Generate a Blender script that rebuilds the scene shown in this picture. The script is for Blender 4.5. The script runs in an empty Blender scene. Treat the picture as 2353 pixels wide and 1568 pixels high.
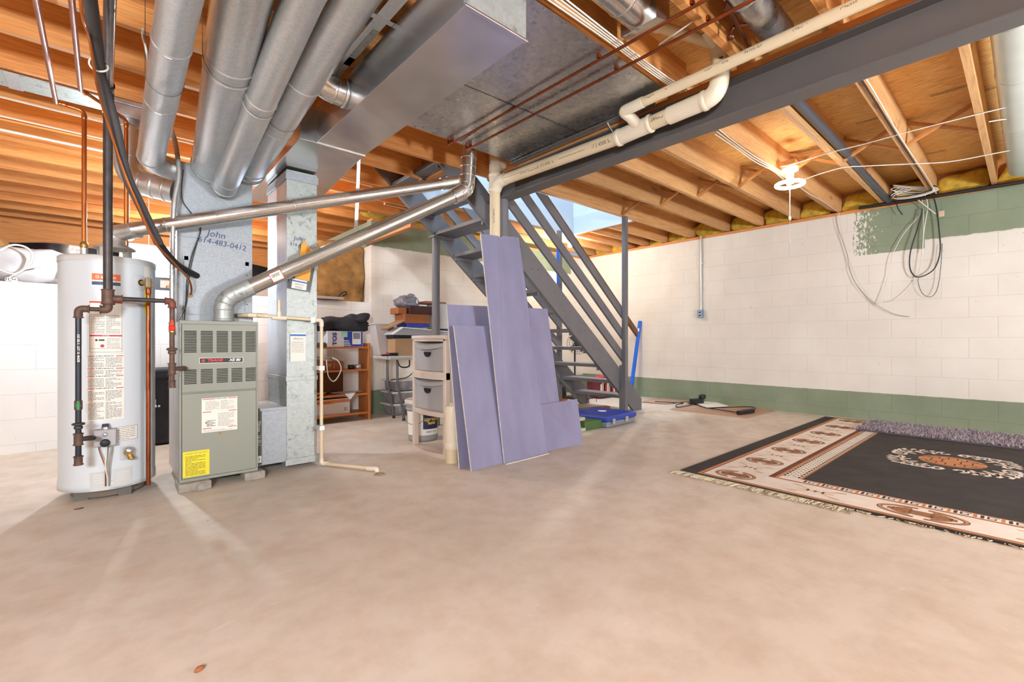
import bpy, bmesh, math, random
from mathutils import Vector as V, noise as mn

# ---------------------------------------------------------------- camera, world, lights, exposure
SC = bpy.context.scene
COL = SC.collection
CH, FPX, CX, CY = 0.90, 1058.0, 1176.5, 784.0
YAW = math.radians(41.67)
FW = V((math.sin(YAW), math.cos(YAW), 0)); RT = V((math.cos(YAW), -math.sin(YAW), 0))
cam_d = bpy.data.cameras.new('camera'); cam = bpy.data.objects.new('camera', cam_d); COL.objects.link(cam)
cam_d.sensor_width = 36; cam_d.lens = FPX / 2353 * 36; cam_d.clip_start = 0.02
cam.location = (0, 0, CH); cam.rotation_euler = (math.pi / 2, 0, -YAW)
SC.camera = cam
SC.view_settings.view_transform = 'Standard'; SC.view_settings.look = 'None'
SC.view_settings.gamma = 1; SC.view_settings.use_curve_mapping = False
SC.view_settings.exposure = 0.8
w = bpy.data.worlds.new('world'); SC.world = w; w.use_nodes = True
w.node_tree.nodes['Background'].inputs[0].default_value = (0.8, 0.85, 1, 1)
w.node_tree.nodes['Background'].inputs[1].default_value = 0.3
SC.cycles.use_denoising = True
SC.cycles.max_bounces = 6; SC.cycles.diffuse_bounces = 5; SC.cycles.glossy_bounces = 3; SC.cycles.adaptive_threshold = 0.03
SC.cycles.sample_clamp_indirect = 6; SC.cycles.caustics_reflective = False; SC.cycles.caustics_refractive = False

LAMPS = dict(crawl=46, stair=34, ring=6, tube=5, well=34, work=124, duct=20)  # tube, work and duct set the added fill lights

# ---------------------------------------------------------------- pixel rays of the photograph
def ray(px, py):
    return FW + RT * ((px - CX) / FPX) + V((0, 0, (CY - py) / FPX))
def od(px, py, d): return V((0, 0, CH)) + ray(px, py) * d
def oz(px, py, z): r = ray(px, py); return V((0, 0, CH)) + r * ((z - CH) / r.z)
def oy(px, py, y): r = ray(px, py); return V((0, 0, CH)) + r * (y / r.y)
def ox(px, py, x): r = ray(px, py); return V((0, 0, CH)) + r * (x / r.x)

# ---------------------------------------------------------------- materials
def lin(h):
    if not isinstance(h, str): return tuple(h)
    c = [int(h[i:i + 2], 16) / 255 for i in (0, 2, 4)]
    return tuple(x / 12.92 if x <= .04045 else ((x + .055) / 1.055) ** 2.4 for x in c)
class NT:
    def __init__(s, name):
        s.m = bpy.data.materials.new(name); s.m.use_nodes = True
        s.t = s.m.node_tree; s.b = s.t.nodes['Principled BSDF']
    def n(s, typ, **k):
        nd = s.t.nodes.new('ShaderNode' + typ)
        for a, v in k.items():
            if hasattr(nd, a): setattr(nd, a, v)
            else: s.put(nd.inputs[a], v)
        return nd
    def put(s, inp, v):
        if isinstance(v, bpy.types.NodeSocket): s.t.links.new(v, inp)
        elif hasattr(inp.default_value, '__len__') and not isinstance(v, (int, float)):
            v = tuple(v)
            if len(inp.default_value) == 4 and len(v) == 3: v = v + (1,)
            inp.default_value = v
        else: inp.default_value = v
    def math(s, op, a, b=0.0, clamp=False):
        nd = s.t.nodes.new('ShaderNodeMath'); nd.operation = op; nd.use_clamp = clamp
        s.put(nd.inputs[0], a); s.put(nd.inputs[1], b); return nd.outputs[0]
    def mix(s, f, a, b, mode='MIX'):
        nd = s.t.nodes.new('ShaderNodeMix'); nd.data_type = 'RGBA'; nd.blend_type = mode
        s.put(nd.inputs[0], f); s.put(nd.inputs[6], a); s.put(nd.inputs[7], b); return nd.outputs[2]
    def coord(s, obj=True):
        return s.n('TexCoord').outputs['Object'] if obj else s.n('NewGeometry').outputs['Position']
    def map(s, vec, scale=(1, 1, 1), loc=(0, 0, 0), rot=(0, 0, 0)):
        nd = s.t.nodes.new('ShaderNodeMapping'); s.put(nd.inputs[0], vec)
        nd.inputs['Scale'].default_value = scale; nd.inputs['Location'].default_value = loc
        nd.inputs['Rotation'].default_value = rot; return nd.outputs[0]
    def noise(s, vec, scale=5, detail=4, rough=.5, dist=0):
        nd = s.t.nodes.new('ShaderNodeTexNoise'); s.put(nd.inputs['Vector'], vec)
        nd.inputs['Scale'].default_value = scale; nd.inputs['Detail'].default_value = detail
        nd.inputs['Roughness'].default_value = rough; nd.inputs['Distortion'].default_value = dist
        return nd.outputs['Fac']
    def ramp(s, f, stops):
        nd = s.t.nodes.new('ShaderNodeValToRGB'); s.put(nd.inputs[0], f); e = nd.color_ramp.elements
        while len(e) < len(stops): e.new(.5)
        for q, (p, c) in zip(e, stops):
            q.position = p; c = lin(c) if isinstance(c, str) else c
            q.color = tuple(c)[:3] + (1,) if hasattr(c, '__len__') else (c, c, c, 1)
        return nd.outputs[0]
    def bump(s, h, strength=.3, dist=.01):
        nd = s.t.nodes.new('ShaderNodeBump'); nd.inputs['Strength'].default_value = strength
        nd.inputs['Distance'].default_value = dist; s.put(nd.inputs['Height'], h)
        s.put(s.b.inputs['Normal'], nd.outputs[0])
    def fin(s, col=None, rough=None, metal=None):
        if col is not None: s.put(s.b.inputs['Base Color'], col)
        if rough is not None: s.put(s.b.inputs['Roughness'], rough)
        if metal is not None: s.put(s.b.inputs['Metallic'], metal)
        return s.m
MT = {}
def mat(name, col, rough=.5, metal=0, var=.08, scale=8, bump=0, stretch=(1, 1, 1)):
    if name in MT: return MT[name]
    t = NT(name); c = lin(col); vec = t.map(t.coord(), stretch)
    f = t.noise(vec, scale, 5)
    r = t.ramp(f, [(.3, tuple(x * (1 - var) for x in c)), (.7, tuple(min(1, x * (1 + var)) for x in c))])
    if bump: t.bump(t.noise(vec, scale * 4, 3), bump, .004)
    MT[name] = t.fin(r, rough, metal); return MT[name]
def glow(name, col, e):
    t = NT(name); t.put(t.b.inputs['Emission Color'], lin(col)); t.b.inputs['Emission Strength'].default_value = e
    return t.fin((.9, .9, .9), .4)
def wood(name, dark, mid, light, axis='X', sc=1.0, rough=.6):
    t = NT(name); st = {'X': (.35, 6, 6), 'Y': (6, .35, 6), 'Z': (6, 6, .35)}[axis]
    oi = t.n('ObjectInfo').outputs['Random']
    off = t.n('CombineXYZ'); t.put(off.inputs[0], t.math('MULTIPLY', oi, 37)); t.put(off.inputs[1], t.math('MULTIPLY', oi, 11)); t.put(off.inputs[2], t.math('MULTIPLY', oi, 23))
    va = t.n('VectorMath'); va.operation = 'ADD'; t.put(va.inputs[0], t.coord()); t.put(va.inputs[1], off.outputs[0])
    vec = t.map(va.outputs[0], tuple(x * sc for x in st))
    wob = t.noise(vec, 1.2, 2, .5)
    g = t.math('FRACT', t.math('MULTIPLY', wob, 11)); g = t.math('ABSOLUTE', t.math('SUBTRACT', g, .5))
    fine = t.noise(t.map(va.outputs[0], tuple(x * sc * 8 for x in st)), 3, 3)
    base = t.ramp(t.math('ADD', t.math('MULTIPLY', g, .36), t.math('MULTIPLY', fine, .75)), [(.0, dark), (.42, mid), (.8, light)])
    kn = t.n('TexVoronoi'); t.put(kn.inputs['Vector'], t.map(va.outputs[0], {'X': (1.4, 5, 5), 'Y': (5, 1.4, 5), 'Z': (5, 5, 1.4)}[axis])); kn.inputs['Scale'].default_value = 1.0
    k = t.ramp(kn.outputs['Distance'], [(.06, 1.0), (.12, 0.0)])
    base = t.mix(t.math('MULTIPLY', k, .75), base, lin(dark) if isinstance(dark, str) else dark)
    base = t.mix(.8, base, t.ramp(oi, [(0, (.78, .78, .78)), (1, (1.1, 1.1, 1.1))]), 'MULTIPLY')
    t.bump(fine, .12, .002)
    return t.fin(base, rough)
FIR = wood('aged_fir', 'a35c28', 'd68e4a', 'e8aa68')
FIRY = wood('aged_fir_crosswise', '9a5524', 'c9803f', 'dc9a59', 'Y')
PINE = wood('aged_fir_lit', 'a06d3c', 'cf9c66', 'e0b37e')  # same fir as left joists; brighter light on this side is painted in
FIRY_RIGHT = wood('aged_fir_right_crosswise', '8a5024', 'bd7c40', 'cf935a', 'Y')  # the right-hand fir again, grain crosswise
SHELFW = wood('orange_shelf_board', '9c5726', 'b86c34', 'c97d42', 'X', .5, .45)
HANDR = wood('stained_handrail', '4a2a14', '6f4424', '85552f', 'X', .8, .4)
def osb():
    t = NT('oriented_strand_board'); p = t.coord(False)
    vo = t.n('TexVoronoi'); t.put(vo.inputs['Vector'], t.map(p, (30, 9, 9), rot=(0, 0, .2))); vo.inputs['Scale'].default_value = 1.6
    nz = t.noise(t.map(p, (22, 3.6, 5), rot=(0, 0, -.12)), 3.2, 5, .7, .8)
    a = t.ramp(nz, [(.3, '9a6526'), (.42, 'e0a654'), (.56, 'f6c47a'), (.75, 'fadaa6')])
    b = t.mix(.3, a, t.ramp(t.math('FRACT', t.math('MULTIPLY', vo.outputs['Color'], 1.0)), [(0, 'c8924a'), (1, 'efc888')]))
    t.bump(nz, .3, .003)
    return t.fin(b, .75)
OSB = osb()
def concrete():
    t = NT('painted_concrete'); p = t.coord(False)
    n1 = t.noise(p, .9, 5, .6); n2 = t.noise(p, 6, 6, .65); n3 = t.noise(t.map(p, (1, 2.6, 1), rot=(0, 0, .5)), 3.2, 6, .7, .8)
    c = t.ramp(n1, [(.3, 'c4b8a7'), (.5, 'cfc4b5'), (.72, 'd9cfc2')])
    c = t.mix(t.ramp(n2, [(.42, 0.0), (.75, .4)]), c, lin('a88f72'))
    c = t.mix(t.ramp(n3, [(.66, 0.0), (.70, .4)]), c, lin('e6ded2'))
    n4 = t.noise(p, 2.1, 3, .5); c = t.mix(t.ramp(n4, [(.66, 0.0), (.8, .5)]), c, lin('c39f83'))
    v = t.n('TexVoronoi'); t.put(v.inputs['Vector'], t.map(p, (1, 1, 1))); v.inputs['Scale'].default_value = 3.4; v.inputs['Randomness'].default_value = 1
    c = t.mix(t.ramp(v.outputs['Distance'], [(.012, .85), (.022, 0.0)]), c, lin('6d5540'))
    t.bump(n2, .1, .004)
    return t.fin(c, t.ramp(n2, [(.3, .42), (.7, .62)]))
CONC = concrete()
def blocks(name, axis, zoff, course, hi=None, hi_edge=None, lo=.312, zmax=9, white='e2dcd2'):
    t = NT(name); p = t.coord(False); sx = t.n('SeparateXYZ'); t.put(sx.inputs[0], p)
    a = sx.outputs[1] if axis == 'Y' else sx.outputs[0]; z = sx.outputs[2]
    cv = t.n('CombineXYZ'); t.put(cv.inputs[0], a); t.put(cv.inputs[1], t.math('SUBTRACT', z, zoff - course * 4))
    br = t.n('TexBrick'); t.put(br.inputs['Vector'], cv.outputs[0]); br.offset = .5; br.squash = 1
    br.inputs['Scale'].default_value = 1; br.inputs['Brick Width'].default_value = .4064; br.inputs['Row Height'].default_value = course
    br.inputs['Mortar Size'].default_value = .0035; br.inputs['Mortar Smooth'].default_value = .6
    fine = t.noise(p, 60, 4, .6); big = t.noise(p, 2.2, 4, .55)
    h = t.math('SUBTRACT', t.math('MULTIPLY', fine, .25), t.math('MULTIPLY', br.outputs['Fac'], .8))
    t.bump(h, .5, .005)
    wc = t.ramp(big, [(.3, 'd8d1c6' if white != 'eeeae4' else 'e6e3df'), (.7, white)])
    spots = t.noise(p, 21, 2, .5); wc = t.mix(t.ramp(spots, [(.74, 0.0), (.78, .5)]), wc, lin('8d8577'))
    wc = t.mix(t.math('MULTIPLY', br.outputs['Fac'], .16), wc, lin('a89c8c'))
    gr = t.ramp(big, [(.3, '78846a'), (.7, '89947b')]); gr = t.mix(t.math('MULTIPLY', br.outputs['Fac'], .35), gr, lin('66754f'))
    if lo:
        ed = t.math('ADD', z, t.math('MULTIPLY', t.math('SUBTRACT', t.noise(p, 14, 2), .5), .012))
        wc = t.mix(t.math('LESS_THAN', ed, lo), wc, gr)
    if hi:
        edn = t.math('MULTIPLY', t.math('SUBTRACT', t.noise(p, 12, 3), .5), .03)
        m = t.math('GREATER_THAN', t.math('ADD', z, edn), hi)
        lo_a, hi_a = hi_edge
        side = t.math('MULTIPLY', t.math('GREATER_THAN', a, lo_a), t.math('LESS_THAN', t.math('ADD', a, t.math('MULTIPLY', edn, 3)), hi_a))
        if axis == 'Y':   # dry roller strokes thin out towards the end of the patch
            thin = t.math('MULTIPLY', t.math('SUBTRACT', a, hi_a - .75), 1.0, True)
            side = t.math('MULTIPLY', side, t.math('GREATER_THAN', t.noise(t.map(p, (1, 1, .6)), 34, 4, .7), t.math('MULTIPLY', thin, .72)))
            m2 = t.math('GREATER_THAN', t.math('ADD', z, edn), hi - .09)
            m = t.math('MAXIMUM', m, t.math('MULTIPLY', m2, t.math('GREATER_THAN', a, hi_a - .62)))
        wc = t.mix(t.math('MULTIPLY', m, side), wc, gr)
    return t.fin(wc, .62)
W_RIGHT = blocks('painted_block_right', 'Y', .105, .207, 1.975, (-9, 1.36))
W_BACK = blocks('painted_block_back', 'X', .08, .2, 2.085, (2.4, 6.2), .29)
W_LOW = blocks('painted_block_low', 'X', .068, .2, lo=None, white='eeeae4')
W_PLAIN = blocks('painted_block_plain', 'Y', .08, .2)
DIRT = mat('crawlspace_dirt', '8a7a68', .95, 0, .3, 6, .5)
DRYW = mat('stairwell_paint', 'b4b9bd', .8, 0, .03, 4)
def galv(name, c, metal=.85, rough=.36, spangle=55, dirt_refl=0, bmp=.12):
    t = NT(name); p = t.coord()
    v = t.n('TexVoronoi'); t.put(v.inputs['Vector'], p); v.inputs['Scale'].default_value = spangle
    s = t.n('SeparateColor'); t.put(s.inputs[0], v.outputs['Color'])
    k = lin(c); big = t.noise(p, 3, 4, .6)
    a = t.ramp(t.math('ADD', t.math('MULTIPLY', s.outputs[0], .5), t.math('MULTIPLY', big, .5)), [(.2, tuple(x * .9 for x in k)), (.8, tuple(min(1, x * 1.08) for x in k))])
    if dirt_refl: a = t.mix(t.ramp(t.noise(t.map(p, (1, 1, 1)), 18, 6, .75), [(.55, 0.0), (.68, dirt_refl)]), a, lin('5a5c52'))
    if bmp: t.bump(t.noise(p, 1.8, 1), bmp, .03)
    return t.fin(a, t.ramp(s.outputs[2], [(0, rough - .02), (1, rough + .03)]), metal)
GALV = galv('galvanised_steel', 'd4d6d8', .85, .34, 130, 0, .12)
GALVP = galv('plenum_steel', 'a0a4a7', .55, .5, 110)
GALVD = galv('spotted_duct_steel', 'adb1ab', .5, .48, 60, .75)
GALVT = mat('trunk_duct_steel', 'd2cecd', .24, .9, .09, 5)
GALVC = galv('ceiling_pan_steel', 'c2bebb', .9, .28, 40, .4, .25)  # part of the dark spotting stands in for patterned reflections
GALVS = galv('smooth_vent_steel', 'd3d0cb', .95, .22, 90, 0, 0)
BLACKI = mat('black_iron', '4a4340', .45, .5, .25, 20)
BLKP = mat('black_pipe_coating', '2e3038', .4, .3, .2, 12)
RUST = mat('rusty_fitting', '6a5145', .6, .4, .3, 30, .3)
COPR = mat('copper', '96502e', .3, .9, .25, 9)
COPB = mat('bright_copper', 'c97a43', .28, .9, .3, 6)
BRASS = mat('brass', 'b08a4c', .35, .8, .2, 20)
PVC = mat('cream_pvc', 'dac5a3', .38, 0, .06, 3)
PVCW = mat('white_pvc', 'dfd0b8', .4, 0, .06, 4)
INK = mat('black_ink', '26221f', .6)
BEAMG = mat('beam_gray_paint', '5e5957', .5, 0, .07, 3, .15)
STG = mat('stair_gray_paint', '6b686a', .5, 0, .1, 4, .15)
FURN = mat('furnace_green_gray', '8f9184', .45, .1, .03, 3)
FURNS = mat('furnace_side_steel', 'b9b6b4', .4, .5, .1, 6)
DARK = mat('dark_opening', '15130f', .9)
TANK = mat('heater_enamel', 'cfd4d7', .32, 0, .02, 2)
TANK2 = mat('heater_trim', 'cbcbc8', .35, 0, .02, 2)
PAPER = mat('label_paper', 'e9e2d6', .7, 0, .03, 10)
REDI = mat('red_ink', 'c22a3a', .6)
GREYI = mat('grey_ink', '77706a', .7)
YEL = mat('yellow_label', 'e6d52c', .6, 0, .04, 10)
ORG = mat('orange_label', 'ee6d2d', .5)
NAVY = mat('navy_ink', '2c3f66', .5)
WHITE = mat('white_plastic', 'e6e3de', .4, 0, .03, 5)
OFFW = mat('offwhite_cloth', 'dcd6cf', .6, 0, .08, 7, .3)
BLK = mat('black_rubber', '1d1c1e', .55, 0, .2, 10)
BLKC = mat('black_fabric', '26262c', .75, 0, .3, 9, .5)
FOAM = mat('grey_foam_insulation', '4b4748', .8, 0, .15, 9, .3)
PURP = mat('purple_drywall_paper', '827e98', .7, 0, .11, 7, .15, (1, 1, .25))
GYPS = mat('gypsum_edge', 'ddd5c8', .85, 0, .12, 18, .5)
CARD = mat('cardboard', 'a98363', .8, 0, .1, 5, .2)
CARDD = mat('dark_cardboard', '9c5c33', .8, 0, .12, 5, .2)
TAUPE = mat('taupe_plastic', 'cfbdae', .45, 0, .04, 4)
BINGR = mat('grey_drawer_plastic', 'a29e9e', .42, 0, .04, 4)
CLEAR = mat('frosted_tote', '8e8c92', .3, 0, .35, 12)
BLUE = mat('blue_plastic', '2b3f9c', .4, 0, .08, 6)
BLUEP = mat('blue_painted_steel', '2166d6', .4, 0, .05, 6)
GREENP = mat('green_plastic', '46622f', .45, 0, .1, 6)
BROWN = mat('brown_leather', '7a4122', .5, 0, .2, 7, .3)
YINS = mat('yellow_fibreglass', 'c9a63c', .95, 0, .3, 14, 1)
BINS = mat('aged_fibreglass', '94703f', .95, 0, .4, 9, 1)
CEMENT = mat('cement_block', '9d958a', .95, 0, .2, 30, .8)
CABLE = mat('white_cable', 'ded8cc', .5, 0, .05, 5)
CABLEG = mat('grey_cable', '9b948c', .5, 0, .1, 5)
PORC = mat('porcelain', 'e8e2d6', .3)
CRGB = mat('rug_black', '302a28', .95, 0, .3, 5, .5)
CRGC = mat('rug_cream', 'ddd2c5', .95, 0, .06, 9, .4)
CRGO = mat('rug_orange', 'b97c4d', .95, 0, .12, 30, .4)
CRGR = mat('rug_rust', '6b3a22', .95, 0, .12, 30, .4)
SHAG = mat('shag_yarn', '8b7f85', .95, 0, .35, 60, .2)
FLATC = mat('flattened_cardboard', 'b2937c', .85, 0, .08, 6, .2)

# ---------------------------------------------------------------- mesh builder
WLOC = {}
class MB:
    def __init__(s, m=None, smooth=False):
        s.v = []; s.f = []; s.mi = []; s.sm = []; s.mats = []; s.cur = 0; s.smooth = smooth
        if m: s.use(m, smooth)
    def use(s, m, smooth=None):
        if m not in s.mats: s.mats.append(m)
        s.cur = s.mats.index(m)
        if smooth is not None: s.smooth = smooth
        return s
    def add(s, vs, fs, smooth=None):
        o = len(s.v); s.v += [V(q) for q in vs]
        for f in fs:
            s.f.append([o + i for i in f]); s.mi.append(s.cur); s.sm.append(s.smooth if smooth is None else smooth)
        return s
    def box(s, x0, x1, y0, y1, z0, z1):
        return s.add([(x0, y0, z0), (x1, y0, z0), (x1, y1, z0), (x0, y1, z0), (x0, y0, z1), (x1, y0, z1), (x1, y1, z1), (x0, y1, z1)],
                     [(0, 3, 2, 1), (4, 5, 6, 7), (0, 1, 5, 4), (1, 2, 6, 5), (2, 3, 7, 6), (3, 0, 4, 7)], False)
    def obox(s, o, a, b, c):     # corner + three edge vectors
        o, a, b, c = V(o), V(a), V(b), V(c)
        if a.cross(b).dot(c) < 0: a, b = b, a
        return s.add([o, o + a, o + a + b, o + b, o + c, o + a + c, o + a + b + c, o + b + c],
                     [(0, 3, 2, 1), (4, 5, 6, 7), (0, 1, 5, 4), (1, 2, 6, 5), (2, 3, 7, 6), (3, 0, 4, 7)], False)
    def bar(s, p, q, wid, thk, up=(0, 0, 1)):   # plank from p to q, wid along up-ish, thk sideways
        p, q = V(p), V(q); d = (q - p).normalized(); side = d.cross(V(up)).normalized(); u = side.cross(d).normalized()
        return s.obox(p - side * thk / 2 - u * wid / 2, q - p, side * thk, u * wid)
    def prism(s, poly, vec):
        n = len(poly); vec = V(vec); P = [V(q) for q in poly]
        nn = sum(((P[i] - P[0]).cross(P[(i + 1) % n] - P[0]) for i in range(n)), V((0, 0, 0)))
        if nn.dot(vec) < 0: P.reverse()
        return s.add(P + [q + vec for q in P], [list(range(n))[::-1], list(range(n, 2 * n))] + [(i, (i + 1) % n, n + (i + 1) % n, n + i) for i in range(n)], False)
    def tube(s, pts, r, seg=12, caps=True, close=False):
        P = [V(p) for p in pts]; n = len(P); R = r if hasattr(r, '__len__') else [r] * n
        T = []
        for i in range(n):
            a = P[(i - 1) % n] if (i or close) else P[0]; b = P[(i + 1) % n] if (i < n - 1 or close) else P[-1]
            t = b - a; T.append(t.normalized() if t.length > 1e-7 else None)
        for i in range(n):
            if T[i] is None: T[i] = T[i - 1] if i else V((0, 0, 1))
        ref = V((0, 0, 1)) if abs(T[0].z) < .9 else V((1, 0, 0)); u = T[0].cross(ref).normalized(); vs = []
        for i in range(n):
            if i:
                u = u - T[i] * u.dot(T[i]); u = u.normalized() if u.length > 1e-6 else T[i].orthogonal().normalized()
            w_ = T[i].cross(u)
            k = 1.0
            if 0 < i < n - 1 or close:
                a = (P[i] - P[i - 1]); b = (P[(i + 1) % n] - P[i])
                if a.length > 1e-7 and b.length > 1e-7: k = 1 / max(.5, math.cos(a.angle(b) / 2))
            for j in range(seg):
                an = 2 * math.pi * j / seg; vs.append(P[i] + (u * math.cos(an) + w_ * math.sin(an)) * R[i] * (1 if k < 1.02 else k ** .5))
        fs = [(i * seg + j, i * seg + (j + 1) % seg, (i + 1) * seg + (j + 1) % seg, (i + 1) * seg + j) for i in range(n - 1) for j in range(seg)]
        if close: fs += [((n - 1) * seg + j, (n - 1) * seg + (j + 1) % seg, (j + 1) % seg, j) for j in range(seg)]
        s.add(vs, fs, True)
        if caps and not close:
            s.add([vs[j] for j in range(seg)], [list(range(seg))[::-1]], False)
            s.add([vs[(n - 1) * seg + j] for j in range(seg)], [list(range(seg))], False)
        return s
    def ring(s, c, d, r, wdt=.012, seg=24, h=.003):
        c, d = V(c), V(d).normalized(); return s.tube([c - d * wdt / 2, c - d * wdt / 4, c + d * wdt / 4, c + d * wdt / 2], [r, r + h, r + h, r], seg, False)
    def lathe(s, prof, c, seg=32, axis=None, up=None):
        c = V(c); n = len(prof); ax = V(axis or (0, 0, 1)).normalized(); u = ax.orthogonal().normalized(); w_ = ax.cross(u); vs = []
        for r, z in prof:
            for j in range(seg):
                a = 2 * math.pi * j / seg; vs.append(c + ax * z + (u * math.cos(a) + w_ * math.sin(a)) * r)
        fs = [(i * seg + j, i * seg + (j + 1) % seg, (i + 1) * seg + (j + 1) % seg, (i + 1) * seg + j) for i in range(n - 1) for j in range(seg)]
        return s.add(vs, fs, True)
    def ball(s, c, rx, ry=None, rz=None, seg=20):
        ry = rx if ry is None else ry; rz = rx if rz is None else rz; c = V(c)
        return s.lump(c, (rx, ry, rz), 1, 0, 1, 0, seg)
    def lump(s, c, rad, e=1.0, amp=.1, fr=4, seed=0, seg=28, fold=0):
        c = V(c); rows = seg // 2; vs = []; sg = lambda x, p: math.copysign(abs(x) ** p, x)
        for i in range(rows + 1):
            ph = -math.pi / 2 + math.pi * i / rows
            for j in range(seg):
                th = 2 * math.pi * j / seg
                d = V((sg(math.cos(ph), e) * sg(math.cos(th), e), sg(math.cos(ph), e) * sg(math.sin(th), e), sg(math.sin(ph), e)))
                p = V((d.x * rad[0], d.y * rad[1], d.z * rad[2]))
                k = mn.noise(p * fr + V((seed, seed * .7, 3)))
                if fold: k += fold * abs(mn.noise(p * fr * 2.3 + V((seed * 2, 5, 1))))
                vs.append(c + p * (1 + amp * k))
        fs = [(i * seg + j, i * seg + (j + 1) % seg, (i + 1) * seg + (j + 1) % seg, (i + 1) * seg + j) for i in range(rows) for j in range(seg)]
        return s.add(vs, fs, True)
    def sheet(s, fn, nu, nv, thick=0, nrm=(0, 0, 1)):
        vs = [V(fn(i / nu, j / nv)) for j in range(nv + 1) for i in range(nu + 1)]; q = nu + 1
        fs = [(j * q + i, j * q + i + 1, (j + 1) * q + i + 1, (j + 1) * q + i) for j in range(nv) for i in range(nu)]
        s.add(vs, fs, True)
        if thick:
            nn = V(nrm) * thick; s.add([p - nn for p in vs], [f[::-1] for f in fs], True)
            o = [i for i in range(q)] + [j * q + nu for j in range(1, nv + 1)] + [nv * q + i for i in range(nu - 1, -1, -1)] + [j * q for j in range(nv - 1, 0, -1)]
            m = len(o); s.add([vs[k] for k in o] + [vs[k] - nn for k in o], [(i, m + i, m + (i + 1) % m, (i + 1) % m) for i in range(m)], False)
        return s
    def text(s, txt, size, fn, w=.0006, squeeze=1.0, bold=0, flip=False):
        cu = bpy.data.curves.new('t', 'FONT'); cu.body = txt; cu.size = size; cu.offset = bold; cu.resolution_u = 3
        cu.align_x = 'CENTER'; cu.align_y = 'CENTER'
        ob = bpy.data.objects.new('t', cu); COL.objects.link(ob); dg = bpy.context.evaluated_depsgraph_get(); dg.update()
        me = bpy.data.meshes.new_from_object(ob.evaluated_get(dg)); sg = -1 if flip else 1
        s.add([fn(sg * q.co.x * squeeze, sg * q.co.y, w) for q in me.vertices], [list(p.vertices) for p in me.polygons], False)
        bpy.data.objects.remove(ob); bpy.data.curves.remove(cu); bpy.data.meshes.remove(me); return s
    def patch(s, fn, u0, v0, u1, v1, w=.0004, n=1):
        vs = [fn(u0 + (u1 - u0) * i / n, v, w) for v in (v0, v1) for i in range(n + 1)]
        return s.add(vs, [(i, i + 1, n + 2 + i, n + 1 + i) for i in range(n)], False)
    def ribbon(s, pts, wd, z, closed=False):
        P = [V((p[0], p[1], z)) for p in pts]; n = len(P); vs = []
        for i in range(n):
            a = P[(i - 1) % n] if (i or closed) else P[0]; b = P[(i + 1) % n] if (i < n - 1 or closed) else P[-1]
            t = (b - a).normalized(); nn = V((-t.y, t.x, 0)) * wd / 2; vs += [P[i] - nn, P[i] + nn]
        fs = [(2 * i, 2 * i + 2, 2 * i + 3, 2 * i + 1) for i in range(n - 1)]
        if closed: fs.append((2 * n - 2, 0, 1, 2 * n - 1))
        return s.add(vs, fs, False)
    def obj(s, name, parent=None, bevel=0, kind=None, label=None, sub=0):
        xs = [p.x for p in s.v]; ys = [p.y for p in s.v]; zs = [p.z for p in s.v]
        o = V(((min(xs) + max(xs)) / 2, (min(ys) + max(ys)) / 2, min(zs)))
        me = bpy.data.meshes.new(name); me.from_pydata([p - o for p in s.v], [], s.f)
        for m in s.mats: me.materials.append(m)
        me.polygons.foreach_set('material_index', s.mi); me.polygons.foreach_set('use_smooth', s.sm); me.update()
        ob = bpy.data.objects.new(name, me); COL.objects.link(ob); WLOC[ob.name] = o
        if parent: ob.parent = parent; ob.location = o - WLOC[parent.name]
        else: ob.location = o
        if bevel:
            b = ob.modifiers.new('bevel', 'BEVEL'); b.width = bevel; b.segments = 2; b.limit_method = 'ANGLE'
        if kind: ob['kind'] = kind
        if label: ob['label'] = label
        return ob
def thing(name, label, cat, loc=(0, 0, 0), group=None):
    o = bpy.data.objects.new(name, None); COL.objects.link(o); o.empty_display_size = .05
    o.location = V(loc); WLOC[o.name] = V(loc); return tag(o, label, cat, group)
def tag(o, label, cat, group=None):
    o['label'] = label; o['category'] = cat
    if group: o['group'] = group
    return o
def kids(r): return [q for q in COL.objects if q.parent == r]
def dup(root, loc, label=None, rz=0):
    r = root.copy(); COL.objects.link(r); r.location = V(loc); r.rotation_euler.z = rz; WLOC[r.name] = V(loc)
    if label: r['label'] = label
    for ch in kids(root):
        c = ch.copy(); COL.objects.link(c); c.parent = r
        for g in kids(ch):
            d = g.copy(); COL.objects.link(d); d.parent = c
    return r
def struct(m, name, **k): return m.obj(name, kind='structure', **k)
def fillet(pts, r, n=6):
    P = [V(p) for p in pts]; out = [P[0]]
    for i in range(1, len(P) - 1):
        a = (P[i - 1] - P[i]); b = (P[i + 1] - P[i]); k = min(r, a.length * .48, b.length * .48)
        s_, e_ = P[i] + a.normalized() * k, P[i] + b.normalized() * k
        for j in range(n + 1):
            t = j / n; out.append(s_ * (1 - t) ** 2 + P[i] * 2 * t * (1 - t) + e_ * t * t)
    return out + [P[-1]]
def spline(pts, n=8):
    P = [V(p) for p in pts]; out = []
    for i in range(len(P) - 1):
        p0, p1, p2, p3 = P[max(0, i - 1)], P[i], P[i + 1], P[min(len(P) - 1, i + 2)]
        for j in range(n):
            t = j / n; out.append(.5 * (2 * p1 + (p2 - p0) * t + (2 * p0 - 5 * p1 + 4 * p2 - p3) * t * t + (3 * p1 - p0 - 3 * p2 + p3) * t ** 3))
    return out + [P[-1]]
def plane(o, du, dv):
    o, du, dv = V(o), V(du).normalized(), V(dv).normalized(); nn = du.cross(dv)
    return lambda u, v, w=0: o + du * u + dv * v + nn * w
def cylmap(c, r, a0, z0):   # u runs along the arc, seen from outside; a0 = angle of u=0
    c = V(c); return lambda u, v, w=0: c + V((math.cos(a0 + u / r) * (r + w), math.sin(a0 + u / r) * (r + w), z0 + v))
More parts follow.
